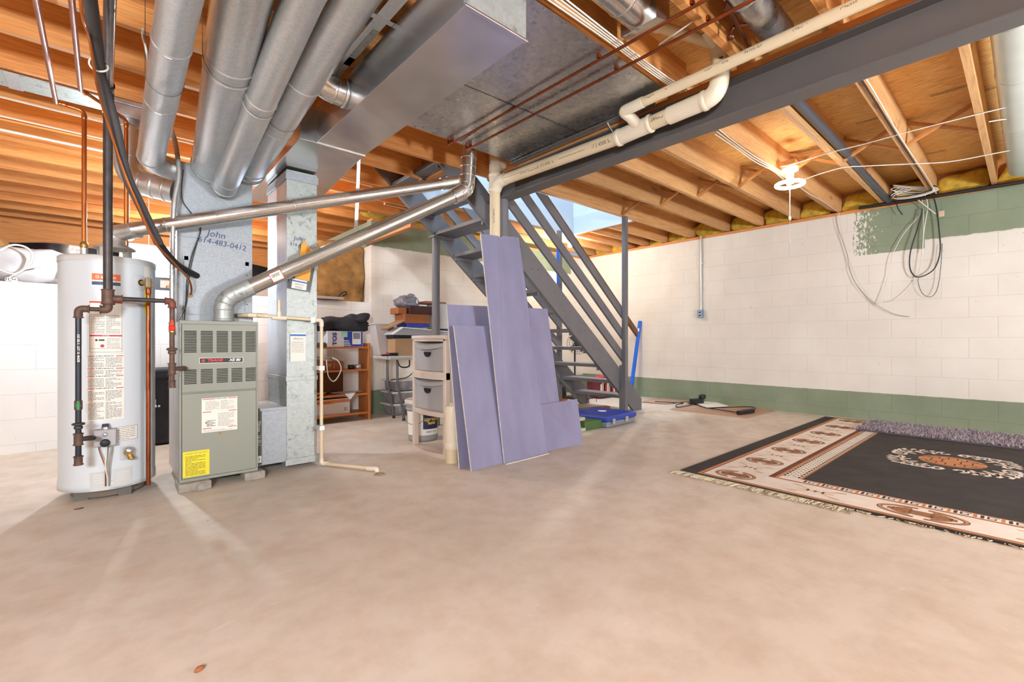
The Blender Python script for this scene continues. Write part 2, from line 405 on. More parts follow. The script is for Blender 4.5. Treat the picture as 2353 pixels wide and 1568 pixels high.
def lines(m, fn, u0, u1, v0, v1, n, mt, w=.0008, fill=.45, seed=1, cols=1):
    rd = random.Random(seed); m.use(mt); h = (v1 - v0) / n
    for c in range(cols):
        a = u0 + (u1 - u0) * c / cols; b = u0 + (u1 - u0) * (c + .92) / cols
        for i in range(n):
            v = v1 - (i + .5) * h; u = a
            end = b if rd.random() < .75 else a + (b - a) * rd.uniform(.3, .8)
            while u < end:
                l = min(rd.uniform(.004, .02), end - u); m.patch(fn, u, v - h * fill / 2, u + l, v + h * fill / 2, w, 1); u += l + .0025
R = random.Random(4)
# ================================================================ THE ROOM
struct(MB(CONC).box(-3.1, 6.8, -3.3, 5.6, -.12, 0), 'floor')
struct(MB(W_RIGHT).box(6.53, 6.75, -3.3, 5.6, 0, 2.39), 'wall_right')
struct(MB(W_BACK).box(2.48, 6.53, 5.4, 5.6, 0, 2.39), 'wall_back')
struct(MB(W_LOW).box(-3.1, 2.48, 5.4, 5.6, 0, 1.375), 'wall_back_low')
struct(MB(W_PLAIN).box(-3.1, -3.0, -3.3, 8.8, 0, 2.675), 'wall_left')
struct(MB(W_PLAIN).box(-3.0, 6.75, -3.4, -3.3, 0, 2.675), 'wall_front')
struct(MB(DIRT).box(-3.0, 2.48, 5.6, 8.8, 1.15, 1.30), 'floor_crawlspace')
struct(MB(W_LOW).box(-3.0, 2.6, 8.6, 8.8, 1.30, 2.0), 'wall_crawlspace')
struct(MB(FIR).box(-3.0, 2.6, 8.6, 8.75, 2.0, 2.675), 'trim_8')
struct(MB(W_BACK).box(2.48, 2.6, 5.6, 8.6, 1.30, 2.39), 'wall_crawlspace_side')
m = MB(OSB)
m.box(-3.1, 6.75, -3.4, 3.38, 2.675, 2.69); m.box(-3.1, 2.34, 3.38, 4.39, 2.675, 2.69)
m.box(5.1, 6.75, 3.38, 4.39, 2.675, 2.69); m.box(-3.1, 6.75, 4.39, 8.8, 2.675, 2.69)
for px_, py_, n_ in ((2190, 205, 3), (2010, 272, 2), (2140, 352, 2), (2320, 190, 2)):
    c = oz(px_, py_, 2.6745); lines(m, plane(c, (0, -1, 0), (-1, 0, 0)), -.12, .12, -.03, .02, n_, INK, .0006, .35, int(px_))
struct(m, 'ceiling')
# upstairs stairwell seen through the opening
struct(MB(DRYW).box(1.2, 5.2, 4.41, 4.46, 2.69, 5.1).box(5.12, 5.17, 3.3, 4.41, 2.69, 5.1).box(1.2, 5.2, 3.31, 3.36, 2.69, 5.1).box(1.15, 1.2, 3.3, 4.46, 2.69, 5.1), 'wall_stairwell')
struct(MB(mat('stippled_paint', 'b0b4b6', .9, 0, .12, 40, .8)).box(1.15, 5.2, 3.3, 4.46, 5.1, 5.15), 'ceiling_stairwell')
struct(MB(DRYW).box(2.385, 5.098, 4.375, 4.389, 2.44, 2.69).box(5.085, 5.099, 3.39, 4.375, 2.44, 2.69), 'trim_stair_opening')
# sill plates and rim boards
struct(MB(FIRY).box(6.54, 6.70, -3.3, 5.6, 2.39, 2.428), 'trim_1')
struct(MB(FIRY_RIGHT).box(6.70, 6.74, -3.3, 5.6, 2.428, 2.675), 'trim_2')
struct(MB(FIR).box(2.50, 6.53, 5.42, 5.56, 2.39, 2.428), 'trim_3')
# floor joists: left set, right set
JL = [-2.4, -1.96, -1.5, -1.08, -.66, -.24, .19, .62, 1.04, 1.46, 1.9, 2.34, 2.92, 3.375]
for y in JL: struct(MB(FIR).box(-3.0, 2.79, y, y + .038, 2.44, 2.675), 'ceiling_joist')
y = 3.82
while y < 8.5:
    struct(MB(FIR).box(-3.0, 2.30 if y < 4.3 else 2.75, y, y + .038, 2.44, 2.675), 'ceiling_joist')
    y += .452
JR = [-3.0, -2.56, -2.12, -1.7, -1.28, -.88, -.48, .21, .655, 1.07, 1.50, 1.94, 2.37, 2.81, 3.335]
for i, y in enumerate(JR): struct(MB(PINE).box(2.70, 6.70, y, y + .038, 2.44, 2.675), 'ceiling_joist')
struct(MB(PINE).box(2.70, 6.70, .17, .208, 2.44, 2.675), 'ceiling_joist') if False else None
for y in (3.78, 4.10): struct(MB(PINE).box(5.14, 6.70, y, y + .038, 2.44, 2.675), 'ceiling_joist')
for y in (4.40, 4.442, 4.82, 5.22): struct(MB(PINE).box(2.38, 6.70, y, y + .038, 2.44, 2.675), 'ceiling_joist')
struct(MB(FIRY).box(2.30, 2.338, 3.413, 4.272, 2.44, 2.675), 'trim_4'); struct(MB(FIRY).box(2.341, 2.379, 3.413, 4.272, 2.44, 2.675), 'trim_5')
struct(MB(FIRY_RIGHT).box(5.10, 5.138, 3.375, 4.40, 2.44, 2.675), 'trim_6')
struct(MB(FIRY).box(2.42, 2.48, 4.32, 5.5, 2.10, 2.29), 'trim_7')
# joist blocks nailed to the right wall end of some joists
for y0, y1 in ((1.545, 1.59), (1.02, 1.065)):
    struct(MB(PINE).box(5.6, 6.68, y0, y1, 2.46, 2.60), 'joist_block')
# joist hangers on the stair header
for y in (3.82, 4.272):
    m = MB(GALVD)
    for k in (-.004, .038): m.box(2.255, 2.30, y + k, y + k + .004, 2.42, 2.60)
    m.box(2.255, 2.30, y - .004, y + .042, 2.432, 2.4385)
    tag(m.obj('joist_hanger'), 'steel joist hanger under the stair header, ' + ('nearer the vent pipes' if y < 4 else 'nearer the back wall'), 'bracket')
# wooden cross bridging between the right hand joists
for a, b in zip(JR[7:], JR[8:]):
    for s_ in (0, 1):
        z0, z1 = (2.455, 2.655) if s_ else (2.655, 2.455)
        if b - a < .6: struct(MB(FIRY_RIGHT).bar((4.78 + .05 * s_, a + .038, z0), (4.78 + .05 * s_, b, z1), .019, .045, up=(0, -1 if s_ else 1, 2)), 'joist_bridging')
# fibreglass in the rim bays along the right wall
ys = [(-.85, -.5), (-.42, .19), (.26, .64), (.70, 1.01), (1.12, 1.49), (1.6, 1.93), (1.99, 2.36), (2.42, 2.80), (2.86, 3.32), (3.39, 3.77), (3.83, 4.09), (4.5, 4.81), (4.87, 5.2)]
lb = ['in the bay past the far right round duct', 'in the bay hidden behind the round duct', 'between the round duct and the cable covered joist', 'in the bay with the coiled white cables',
      'in the bay above the paint patch edge', 'in the bay right of the black pipe end', 'in the bay above the twin cables entering the wall', 'first bay left of the ring lamp cord', 'second bay left of the ring lamp cord',
      'bay just right of the conduit', 'bay just left of the conduit', 'last short bay before the stair opening', 'bay nearest the back corner']
for i, (a, b) in enumerate(ys):
    m = MB(YINS).lump((6.66, (a + b) / 2, 2.535), (.045 + .02 * R.random(), (b - a) / 2 * 1.02, .105), .45, .22, 9, i * 3.1, 40)
    o = m.obj('insulation_batt')
    tag(o, 'yellow fibreglass over the right wall, ' + lb[i], 'insulation', 'yellow insulation along the top of the right wall')
m = MB(YINS).lump((3.7, 5.5, 2.47), (1.15, .06, .07), .5, .3, 9, 41, 60)
tag(m.obj('insulation_roll'), 'long strip of yellow fibreglass over the back wall behind the stairs', 'insulation')
# steel beam and its plate
m = MB(BEAMG); x0, x1 = 2.68, 2.81; xc = (x0 + x1) / 2; prof = [(x0, 2.19), (x1, 2.19), (x1, 2.203), (xc + .006, 2.21), (xc + .006, 2.385), (x1, 2.392), (x1, 2.403), (x0, 2.403), (x0, 2.392), (xc - .006, 2.385), (xc - .006, 2.21), (x0, 2.203)]
m.prism([(a, -3.3, b) for a, b in prof], (0, 6.66, 0))
tag(m.obj('steel_beam', bevel=.002), 'long dark gray painted steel I-beam carrying the ceiling joists', 'beam')
struct(MB(FIRY).box(2.685, 2.80, -3.3, 3.36, 2.4035, 2.4395), 'trim_9')
m = MB(STG, True).tube([(2.745, 3.2, 0), (2.745, 3.2, 2.19)], .045, 20)
o = m.obj('beam_post'); tag(o, 'round gray steel post under the beam, behind the white stack', 'post')

# ================================================================ SHEET METAL ON THE CEILING
m = MB(GALVC)
m.sheet(lambda u, v: (1.31 + u * 1.33, 1.475 + v * 1.46, 2.432 + .004 * math.sin(u * 5) * math.sin(v * 7)), 16, 16, .0008)
m.use(DARK)
for i in range(9):
    for yy in (1.485, 2.92): m.ball((1.36 + .155 * i, yy, 2.4325), .004, .004, .002, 6)
    m.ball((2.62, 1.52 + .17 * i, 2.4325), .004, .004, .002, 6)
m.bar((1.34, 2.25, 2.4285), (2.62, 2.2, 2.4285), .002, .003); m.bar((2.0, 2.22, 2.4285), (2.05, 2.9, 2.4285), .003, .002)
tag(m.obj('joist_pan'), 'wide sheet of spotted galvanised steel nailed under the joists', 'sheet metal')
m = MB(GALV).box(2.60, 2.665, 1.6, 2.95, 2.418, 2.4205).box(2.6595, 2.662, 1.6, 2.95, 2.4205, 2.438)
m.use(DARK); [m.ball((2.63, 1.66 + .14 * i, 2.4185), .004, .004, .002, 6) for i in range(10)]
tag(m.obj('pan_edge_flange'), 'bright galvanised edge strip along the gray beam', 'sheet metal')
m = MB(GALVD).box(-2.9, .05, 3.862, 4.08, 2.428, 2.4345); m.use(GALV).box(-.42, -.36, 3.855, 4.09, 2.4255, 2.428)
tag(m.obj('joist_pan'), 'narrow pale galvanised strip under joists above the water heater', 'sheet metal')

# big return trunk: raised run, lower run
TR = thing('return_trunk_duct', 'large rectangular galvanised return duct hanging under the joists', 'duct', (1.1, 2.9, 2.12))
m = MB(GALVT); X0, X1 = .985, 1.287
m.box(X0, X1, 1.37, 2.905, 2.12, 2.33)
for q in (2.12, 2.33): m.box(X0 - .006, X1 + .006, 1.352, 1.368, q - .006, q + .004)
m.obj('main_duct', TR, bevel=.0015)
MB(GALVD).box(X0 + .004, X1 - .004, 1.356, 1.372, 2.126, 2.326).obj('end_cap', TR)
m = MB(GALVT).prism([(.89, 2.935, 2.12), (1.29, 2.935, 2.12), (1.40, 4.25, 2.10), (.90, 4.45, 2.10)], (0, 0, .20)).box(.885, 1.295, 2.905, 2.935, 2.115, 2.325)
m.obj('branch_duct', TR, bevel=.0015)
m = MB(GALV).box(.70, .985, 1.9, 1.93, 2.33, 2.334).bar((.93, 1.2, 2.335), (.93, 2.5, 2.335), .004, .06)
m.obj('top_flange', TR)
m = MB(GALV).box(1.30, 1.33, 2.98, 2.984, 2.05, 2.44)
for nm, p, q in (('duct strap hanging from a joist beside the trunk duct', (800, 395), (818, 528)),):
    a, b = oy(p[0], p[1], 3.62), oy(q[0], q[1], 3.52)
    mm = MB(GALV).bar((a.x, 3.40, 2.44), b, .003, .026, up=(0, 1, 0)); mm.use(DARK)
    tag(mm.obj('hanger_strap'), 'thin perforated steel strap hanging down to the furnace vent pipe', 'strap')
# small boot from the side of the trunk
a = ox(790, 215, .975); b = ox(735, 200, .86)
BT = thing('side_branch_duct', 'short round elbow duct leaving the side of the trunk duct', 'duct', (a.x, a.y, a.z - .08))
m = MB(GALVS, True); pth = fillet([a + V((.012, 0, 0)), a + V((-.12, 0, .0)), a + V((-.2, 0, .14))], .09, 8); m.tube(pth, .068, 28)
for i in (1, 5, 8): m.ring(pth[i], pth[i + 1] - pth[i], .068)
m.obj('elbow', BT); MB(GALVS, True).ring((.975, a.y, a.z), (1, 0, 0), .07, .02, 28, .006).obj('collar', BT)
for k, (px_, py_) in enumerate(((870, 70), (815, 160))):
    c = ox(px_, py_, .96)
    m = MB(GALVD).prism([(c.x - .28, c.y, 2.44), (c.x, c.y, 2.44), (c.x, c.y, 2.335), (c.x - .05, c.y, 2.335)], (0, .004, 0)).box(c.x - .3, c.x - .02, c.y, c.y + .3, 2.437, 2.44).box(c.x - .03, c.x, c.y - .01, c.y + .34, 2.33, 2.334)
    tag(m.obj('joist_bay_liner'), 'dull metal liner closing the joist bay beside the trunk, ' + ('nearer the camera' if k == 0 else 'beside the round elbow'), 'sheet metal')

# return drop and filter box
RD = thing('return_drop_duct', 'tall speckled galvanised return duct standing right of the furnace', 'duct', (1.06, 3.68, 0.03))
m = MB(GALVD).box(.96, 1.165, 3.44, 3.93, .045, 2.1)
for z in (.62, 1.42): m.box(.955, 1.17, 3.435, 3.935, z, z + .03)
m.box(.95, 1.175, 3.43, 3.94, .03, .075)
m.obj('riser', RD, bevel=.0015)
m = MB(GALVP).box(.952, 1.173, 3.432, 3.938, 2.03, 2.085); m.obj('top_collar', RD, bevel=.002)
m = MB(mat('blue_reflection_steel', 'c3c9d2', .4, .7, .1, 5)).box(.9592, .9598, 3.445, 3.925, .66, 2.02); m.obj('side_panel', RD)  # thin sheet tinted to paint the bluish reflection on this face
m = MB(DARK).box(.99, 1.13, 3.4385, 3.4395, 1.19, 1.195)
m = MB(GALVP).prism([(.775, 3.44, .06), (.96, 3.44, .06), (.96, 3.44, .44), (.80, 3.44, .44), (.775, 3.44, .40)], (0, .49, 0)); m.box(.79, .96, 3.43, 3.44, .425, .445)
m.obj('filter_box', RD, bevel=.002)
f = plane((.785, 3.433, .25), (0, 0, -1), (1, 0, 0))
m = MB(mat('filter_slot', '4f5347', .6, .2)).box(.768, .80, 3.425, 3.44, .07, .43)
m.use(PAPER).text('Filtrete   16-25-1', .024, plane((.784, 3.4245, .28), (0, 0, -1), (1, 0, 0)), .0005); m.box(.773, .797, 3.4235, 3.4248, .085, .13)
m.use(INK).text('3M', .018, plane((.785, 3.4232, .107), (0, 0, -1), (1, 0, 0)), .0004)
m.obj('air_filter', RD)
f = plane((1.06, 3.4395, 1.57), (1, 0, 0), (0, 0, 1))
m = MB(NAVY).text('John', .042, lambda u, v, w_=0: f(u + v * .2 - .015, v + .055, w_)).text('614-483-0412', .034, lambda u, v, w_=0: f(u + v * .2 + .01, v * 1.0 + .005 - u * .08, w_), squeeze=.92)
m.obj('handwritten_note', RD)
f = plane((.88 + .28, 3.434, .84), (1, 0, 0), (0, 0, 1))
c0 = oy(685, 798, 3.434)
S = thing('service_sheet', 'white paper form with a blue header taped on the speckled duct', 'paper', (c0.x, 3.436, c0.z - .12))
f = plane((c0.x, 3.4345, c0.z), (1, 0, 0), (0, 0, 1)); m = MB(PAPER); m.box(c0.x - .052, c0.x + .052, 3.433, 3.4345, c0.z - .1, c0.z + .1)
f = plane((c0.x, 3.4328, c0.z), (1, 0, 0), (0, 0, 1)); m.use(mat('blue_ink', '2a6db5', .6)).patch(f, -.052, .078, .052, .09)
m.use(NAVY).text('eAxtron', .02, plane((c0.x, 3.4325, c0.z + .06), (1, 0, 0), (0, 0, 1)))
lines(m, f, -.045, .045, -.04, .04, 10, GREYI, fill=.25, seed=5); m.obj('sheet', S)
# clear pouch with an orange envelope
c1 = oy(692, 640, 3.42)
PO = thing('document_pouch', 'clear dark plastic pouch holding an orange envelope on the duct', 'pouch', (c1.x, 3.43, c1.z - .09))
def tilt(u, v, w_=0):
    a = math.radians(-7); return V((c1.x + u * math.cos(a) - v * math.sin(a), 3.434 - w_, c1.z + u * math.sin(a) + v * math.cos(a)))
m = MB(mat('dark_pouch_film', '393a33', .25, 0, .3, 10)); m.prism([tilt(-.08, -.085), tilt(.075, -.085), tilt(.085, .12), tilt(-.07, .12)], (0, -.006, 0)); m.obj('pouch', PO)
m = MB(PAPER); m.prism([tilt(-.055, -.078, .0065), tilt(.045, -.078, .0065), tilt(.045, -.01, .0065), tilt(-.055, -.01, .0065)], (0, -.002, 0))
m.use(mat('blue_ink', '2a6db5')).patch(tilt, -.055, -.03, .045, -.02, .0092); m.use(NAVY).text('eAxtron', .018, lambda u, v, w_=0: tilt(u - .005, v - .045, .0093)); lines(m, tilt, -.03, .02, -.074, -.058, 2, GREYI, .0093); m.obj('card', PO)
EN = MB(mat('orange_envelope', 'eda33c', .6, 0, .08, 9)); pts = [(-.045, -.01), (.055, -.01), (.058, .14), (.068, .20), (.0, .25), (-.012, .27), (-.03, .235), (-.03, .14)]
EN.prism([tilt(a, b, .010) for a, b in pts], (0, -.012, 0)); EN.use(mat('envelope_fold', 'c77f22', .6)).prism([tilt(a, b, .0225) for a, b in ((.0, .11), (.05, .13), (.055, .195), (.01, .235))], (0, -.002, 0))
tag(EN.obj('envelope', bevel=.001), 'orange padded envelope sticking up out of the clear pouch', 'envelope')

# ================================================================ ROUND DUCTS
def round_duct(label, pts, r, fr=.08, rings=(), mt=GALV, name='round_duct', collar=None, seg=32):
    pth = fillet(pts, fr, 7); o = V(pts[-1]); t = thing(name, label, 'duct', (o.x, o.y, o.z - r))
    MB(mt, True).tube(pth, r, seg).obj('duct_pipe', t)
    A, B = V(pts[0]), V(pts[-1])
    for q in rings:
        if isinstance(q, tuple): i, k = q; a, b = V(pts[i]), V(pts[i + 1]); c = a.lerp(b, k); d = b - a
        else: continue
        MB(mt, True).ring(c, d, r, .016, seg, .0035).obj('duct_seam', t)
    if collar: MB(GALVD, True).ring(collar[0], collar[1], r, .02, seg, .008).obj('collar', t)
    return t
YP = 3.57
pA = [od(420, -40, 1.60) + V((0, -1.2, .02)), od(420, -40, 1.60), oy(345, 372, 3.60), V((.40, 3.66, oy(345, 372, 3.60).z - .01))]
round_duct('leftmost of the four galvanised round ducts running to the plenum', pA, .068, .1, [(1, .22), (1, .52), (1, .95)])
pB = [od(563, -40, 1.78) + V((-.05, -1.2, .03)), od(563, -40, 1.78), oy(484, 392, YP + .02)]; dB = (pB[1] - pB[2]).normalized()
round_duct('thickest galvanised round duct, second from left, dropping into the plenum', pB, .106, .1, [(1, .28), (1, .33), (1, .86)], collar=(pB[2] + dB * .05, dB))
pC = [od(708, -30, 1.78) + V((0, -1.2, .03)), od(708, -30, 1.78), oy(515, 432, YP - .03)]; dC = (pC[1] - pC[2]).normalized()
round_duct('slim galvanised round duct crossing in front of its neighbour, lowest at the plenum', pC, .072, .1, [(1, .42), (1, .46), (1, .93)], collar=(pC[2] + dC * .02, dC))
pD = [od(822, -30, 1.86) + V((.02, -1.1, .02)), od(822, -30, 1.86), oy(568, 400, YP + .03)]; dD = (pD[1] - pD[2]).normalized()
round_duct('rightmost galvanised round duct, half hidden behind the slim one', pD, .092, .1, [(1, .36), (1, .62), (1, .93)], collar=(pD[2] + dD * .06, dD))
a = oy(295, 240, 3.93)
round_duct('round duct dropping from a ceiling boot and turning into the plenum side', [(a.x, 3.93, 2.43), (a.x, 3.93, 1.96), (.37, 3.80, 1.90)], .078, .13, [(0, .3), (0, .7), (1, .3), (1, .55), (1, .8)])
m = MB(GALV).prism([(a.x - .13, 3.80, 2.43), (a.x + .11, 3.80, 2.43), (a.x + .11, 4.05, 2.43), (a.x - .13, 4.05, 2.43)], (0, 0, -.03)).prism([(a.x - .12, 3.81, 2.40), (a.x + .10, 3.81, 2.40), (a.x + .08, 3.81, 2.33), (a.x - .09, 3.81, 2.33)], (0, .20, 0))
tag(m.obj('duct_boot', bevel=.003), 'square metal ceiling boot above the duct left of the plenum', 'duct boot')
# steel hanger wires of the round ducts
for (P_, k_, r_, lab) in ((pB, .30, .108, 'thickest'), (pC, .44, .074, 'slim'), (pA, .40, .070, 'leftmost'), (pD, .55, .094, 'rightmost')):
    c = P_[1].lerp(P_[2], k_); d_ = (P_[1] - P_[2]).normalized(); m = MB(mat('tie_wire', '5d5750', .5, .6), True)
    m.tube([(c.x - r_ * 1.02, c.y, 2.44), (c.x - r_ * 1.02, c.y, c.z)] + [(c.x - r_ * 1.02 * math.cos(t), c.y, c.z - r_ * 1.06 * math.sin(t)) for t in [i * math.pi / 14 for i in range(1, 14)]] + [(c.x + r_ * 1.02, c.y, c.z), (c.x + r_ * 1.02, c.y, 2.44)], .0015, 6)
    tag(m.obj('hanger_wire'), 'thin wire looping under the %s round duct' % lab, 'wire')
# ducts right of the beam and above it
round_duct('long round duct between joists at the far right of the ceiling', [(2.9, .05, 2.50), (6.3, .05, 2.50)], .088, .1, [(0, .12), (0, .33), (0, .6)], mt=mat('dull_white_duct', 'cfd3cc', .35, .5, .06, 5))
a = oz(1760, 60, 2.52)
round_duct('dark round duct between joists above the cream pipe', [(a.x - .5, a.y - .02, 2.52), (2.66, a.y - .02, 2.52)], .075, .1, [(0, .3)], mt=GALVC)
a = oz(1420, 30, 2.50)
m = MB(GALVS, True); c = V((1.55, a.y, 2.52)); m.tube([(1.3, a.y - .06, 2.52), (a.x + .1, a.y - .06, 2.52)], .085, 28)
t = thing('round_duct', 'shiny round duct end boot above the copper pipes', 'duct', (a.x, a.y, 2.43)); m.obj('duct_pipe', t)
MB(GALVS, True).ring((a.x - .05, a.y - .06, 2.52), (1, 0, 0), .085, .016, 28).obj('duct_seam', t)
MB(GALVS).prism([(a.x + .08, a.y - .16, 2.435), (a.x + .2, a.y - .16, 2.47), (a.x + .2, a.y - .16, 2.62), (a.x + .08, a.y - .16, 2.62)], (0, .2, 0)).obj('boot', t)

# ================================================================ FURNACE WITH PLENUM
FX0, FX1, FY0, FY1, FZ0, FZ1 = .343, .762, 3.36, 3.93, .058, 1.022
FU = thing('furnace', 'greenish gray gas furnace with louvred front doors on concrete blocks', 'furnace', ((FX0 + FX1) / 2, 3.6, FZ0))
m = MB(FURNS).box(FX0, FX1, FY0 + .012, FY1, FZ0, FZ1 - .004)
m.use(FURN).box(FX0 - .001, FX0 + .01, FY0, FY0 + .03, FZ0, FZ1).box(FX1 - .01, FX1 + .001, FY0, FY0 + .03, FZ0, FZ1).box(FX0, FX1, FY0 - .003, FY0 + .02, FZ1 - .02, FZ1 + .002).box(FX0, FX1, FY0 - .003, FY0 + .02, FZ0 - .006, FZ0 + .012)
m.obj('cabinet', FU, bevel=.002)
fr = plane((FX0, FY0, FZ0), (1, 0, 0), (0, 0, 1)); W_ = FX1 - FX0
# upper door with real louvre slots
ZS = .535  # split height above base
UD = MB(FURN); x0, x1 = FX0 + .012, FX1 - .012; z0, z1 = FZ0 + ZS, FZ1 - .022; yf, yb = FY0 - .004, FY0 + .008
cols = [(.028, .094), (.116, .182), (.203, .268), (.288, .352), (.371, .434)]
cols = [(FX0 + a * .945 - .004, FX0 + b * .945 - .004) for a, b in cols]
rows = [(FZ1 - .193, FZ1 - .058, 14), (FZ1 - .383, FZ1 - .292, 9)]
slots = []
for (ra, rb, n) in rows:
    h = (rb - ra) / n
    for i in range(n): slots.append((ra + h * i + h * .14, ra + h * i + h * .66, h))
zs = sorted(slots); zc = z0
for (a, b, h) in zs:
    UD.box(x0, x1, yf, yb, zc, a); xc_ = x0
    for (ca, cb) in cols:
        UD.box(xc_, ca, yf, yb, a, b); xc_ = cb
    UD.box(xc_, x1, yf, yb, a, b); zc = b
UD.box(x0, x1, yf, yb, zc, z1)
for (a, b, h) in zs:     # pressed hoods over every slot
    for (ca, cb) in cols: UD.prism([(ca, yf, b + .0022), (ca, yf - .004, b + .0002), (ca, yf - .0035, b - .0008), (ca, yf, b + .0004)], (cb - ca, 0, 0))
ud = UD.obj('upper_door', FU, label='upper furnace door with five columns of louvre slots')
MB(mat('burner_shadow', '2a261c', .9)).box(FX0 + .016, FX1 - .016, FY0 + .0095, FY0 + .0115, z0, z1).obj('slot_shade_sheet', FU)  # dark sheet painting the shade behind the louvre slots
m = MB(FURN).box(x0, x1, yf, yb, FZ0 + .014, FZ0 + ZS - .012); m.use(mat('door_lip', '7d7e6e', .5)).box(x0, x1, yf + .004, yb, FZ0 + ZS - .012, FZ0 + ZS); m.use(BRASS).tube([(FX0 + .205, yf - .003, FZ0 + .268), (FX0 + .205, yf, FZ0 + .268)], .007, 12)
ld = m.obj('lower_door', FU, bevel=.0015)
pc = plane((FX0 + .215, yf - .0015, FZ1 - .242), (1, 0, 0), (0, 0, 1))
m = MB(PAPER).patch(pc, -.118, -.0165, .118, .0165); m.use(mat('badge_black', '2b292a', .4)).patch(pc, -.115, -.014, .115, .014, .0008)
m.use(mat('badge_red', 'e23a34', .5)).text('TRANE', .022, lambda u, v, w_=0: pc(u + v * .15 - .035, v, .0014), squeeze=1.15, bold=.0008)
m.tube([pc(-.097, 0, .0010), pc(-.097, 0, .0016)], .0085, 18)
m.use(WHITE).text('XE 80', .022, lambda u, v, w_=0: pc(u + v * .25 + .072, v, .0014), squeeze=1.1, bold=.0008)
m.use(mat('badge_black', '2b292a')).tube([pc(-.097, .001, .0016), pc(-.097, .001, .0019)], .0028, 12)
m.obj('name_badge', ud)
pw = plane((FX0 + .205, yf - .001, FZ0 + .385), (1, 0, 0), (0, 0, 1))
m = MB(PAPER).patch(pw, -.095, -.105, .095, .105); m.use(REDI)
for v in (.097, .018, -.083): m.patch(pw, -.09, v, -.045, v + .004, .0007); m.patch(pw, .045, v, .09, v + .004, .0007)
lines(m, pw, -.045, .045, .094, .104, 1, GREYI, seed=8); lines(m, pw, -.075, .085, .03, .088, 9, GREYI, seed=2, cols=2, fill=.3); lines(m, pw, -.01, .085, -.075, .01, 10, GREYI, seed=3, fill=.3)
lines(m, pw, -.07, -.02, -.07, -.03, 5, INK, seed=4); m.use(INK).tube([pw(-.073, -.045, .0003), pw(-.073, -.045, .001)], .004, 10); lines(m, pw, -.085, .085, -.102, -.09, 2, GREYI, seed=6, fill=.3)
m.obj('instruction_label', ld, label='white instruction label with red bars')
py_ = plane((FX0 + .083, yf - .001, FZ0 + .100), (1, 0, 0), (0, 0, 1))
m = MB(YEL).patch(py_, -.067, -.077, .067, .077); m.use(mat('dim_ink', '6f6426', .7)).text('WARNING - FOR YOUR SAFETY', .010, lambda u, v, w_=0: py_(u, v + .063, .0008), squeeze=.8)
lines(m, py_, -.055, .055, -.07, .05, 14, MT['dim_ink'], .0008, .4, 9); m.obj('warning_label', ld, label='yellow warning label')
# plenum
PX0, PX1 = .352, .775
PL = thing('supply_plenum', 'tall galvanised supply plenum standing on the furnace', 'plenum', (.56, 3.8, FZ1))
m = MB(GALVP).box(PX0, PX1, YP, 3.96, FZ1, 2.04).box(PX0 - .003, PX1 + .003, YP - .003, 3.963, FZ1, FZ1 + .05)
m.box(PX0 - .002, PX1 + .002, YP - .002, 3.962, 1.565, 1.57)
m.obj('plenum_box', PL, bevel=.0015)
m = MB(GALVP).box(PX0 + .035, PX1 - .02, YP - .005, YP, 1.12, 1.43)
for a in (PX0 + .036, PX1 - .045): m.box(a, a + .022, YP - .008, YP - .005, 1.10, 1.44)
m.box(PX0 + .03, PX1 - .02, YP - .008, YP - .005, 1.415, 1.44); m.use(DARK)
for z in (1.15, 1.25, 1.35): m.ball((PX0 + .047, YP - .009, z), .004, .002, .004, 8); m.ball((PX1 - .034, YP - .009, z), .004, .002, .004, 8)
m.obj('access_panel', PL, bevel=.001)
c = oy(508, 551, YP); f = plane((c.x, YP - .0015, c.z), (1, 0, 0), (0, 0, 1))
m = MB(NAVY).text('John', .058, lambda u, v, w_=0: f(u + v * .25 - .025, v + .028 - u * .08, w_)).text('614-483-0412', .05, lambda u, v, w_=0: f(u + v * .2 + .01, v - .028 - u * .1, w_), squeeze=.98)
m.obj('handwritten_note', PL)
m = MB(FURNS).box(PX0 - .03, PX0, 3.60, 3.95, 1.03, 1.48).box(PX0 - .06, PX0, 3.4, 3.95, .1, 1.0) if False else None
# blocks carrying the furnace
for i, (a, b, c, d) in enumerate(((.335, .50, 3.32, 3.50), (.68, .80, 3.33, 3.47))):
    m = MB(CEMENT).prism([(a, c, 0), (b, c, 0), (b - .01, d, 0), (a, d, 0)], (0, 0, FZ0 - .007)); m.prism([(a + .09, c - .03, 0), (b, c, 0), (a + .1, c, 0)], (0, 0, .045)) if i == 0 else None
    tag(m.obj('concrete_block', bevel=.006), 'rough concrete block under the furnace %s corner' % ('front left' if i == 0 else 'front right'), 'block')
for (a, c) in ((.36, 3.78), (.66, 3.78)):
    tag(MB(CEMENT).box(a, a + .1, c, c + .14, 0, FZ0 - .001).obj('concrete_block', bevel=.005), 'concrete block under the furnace back, ' + ('heater side' if a < .5 else 'return duct side'), 'block')

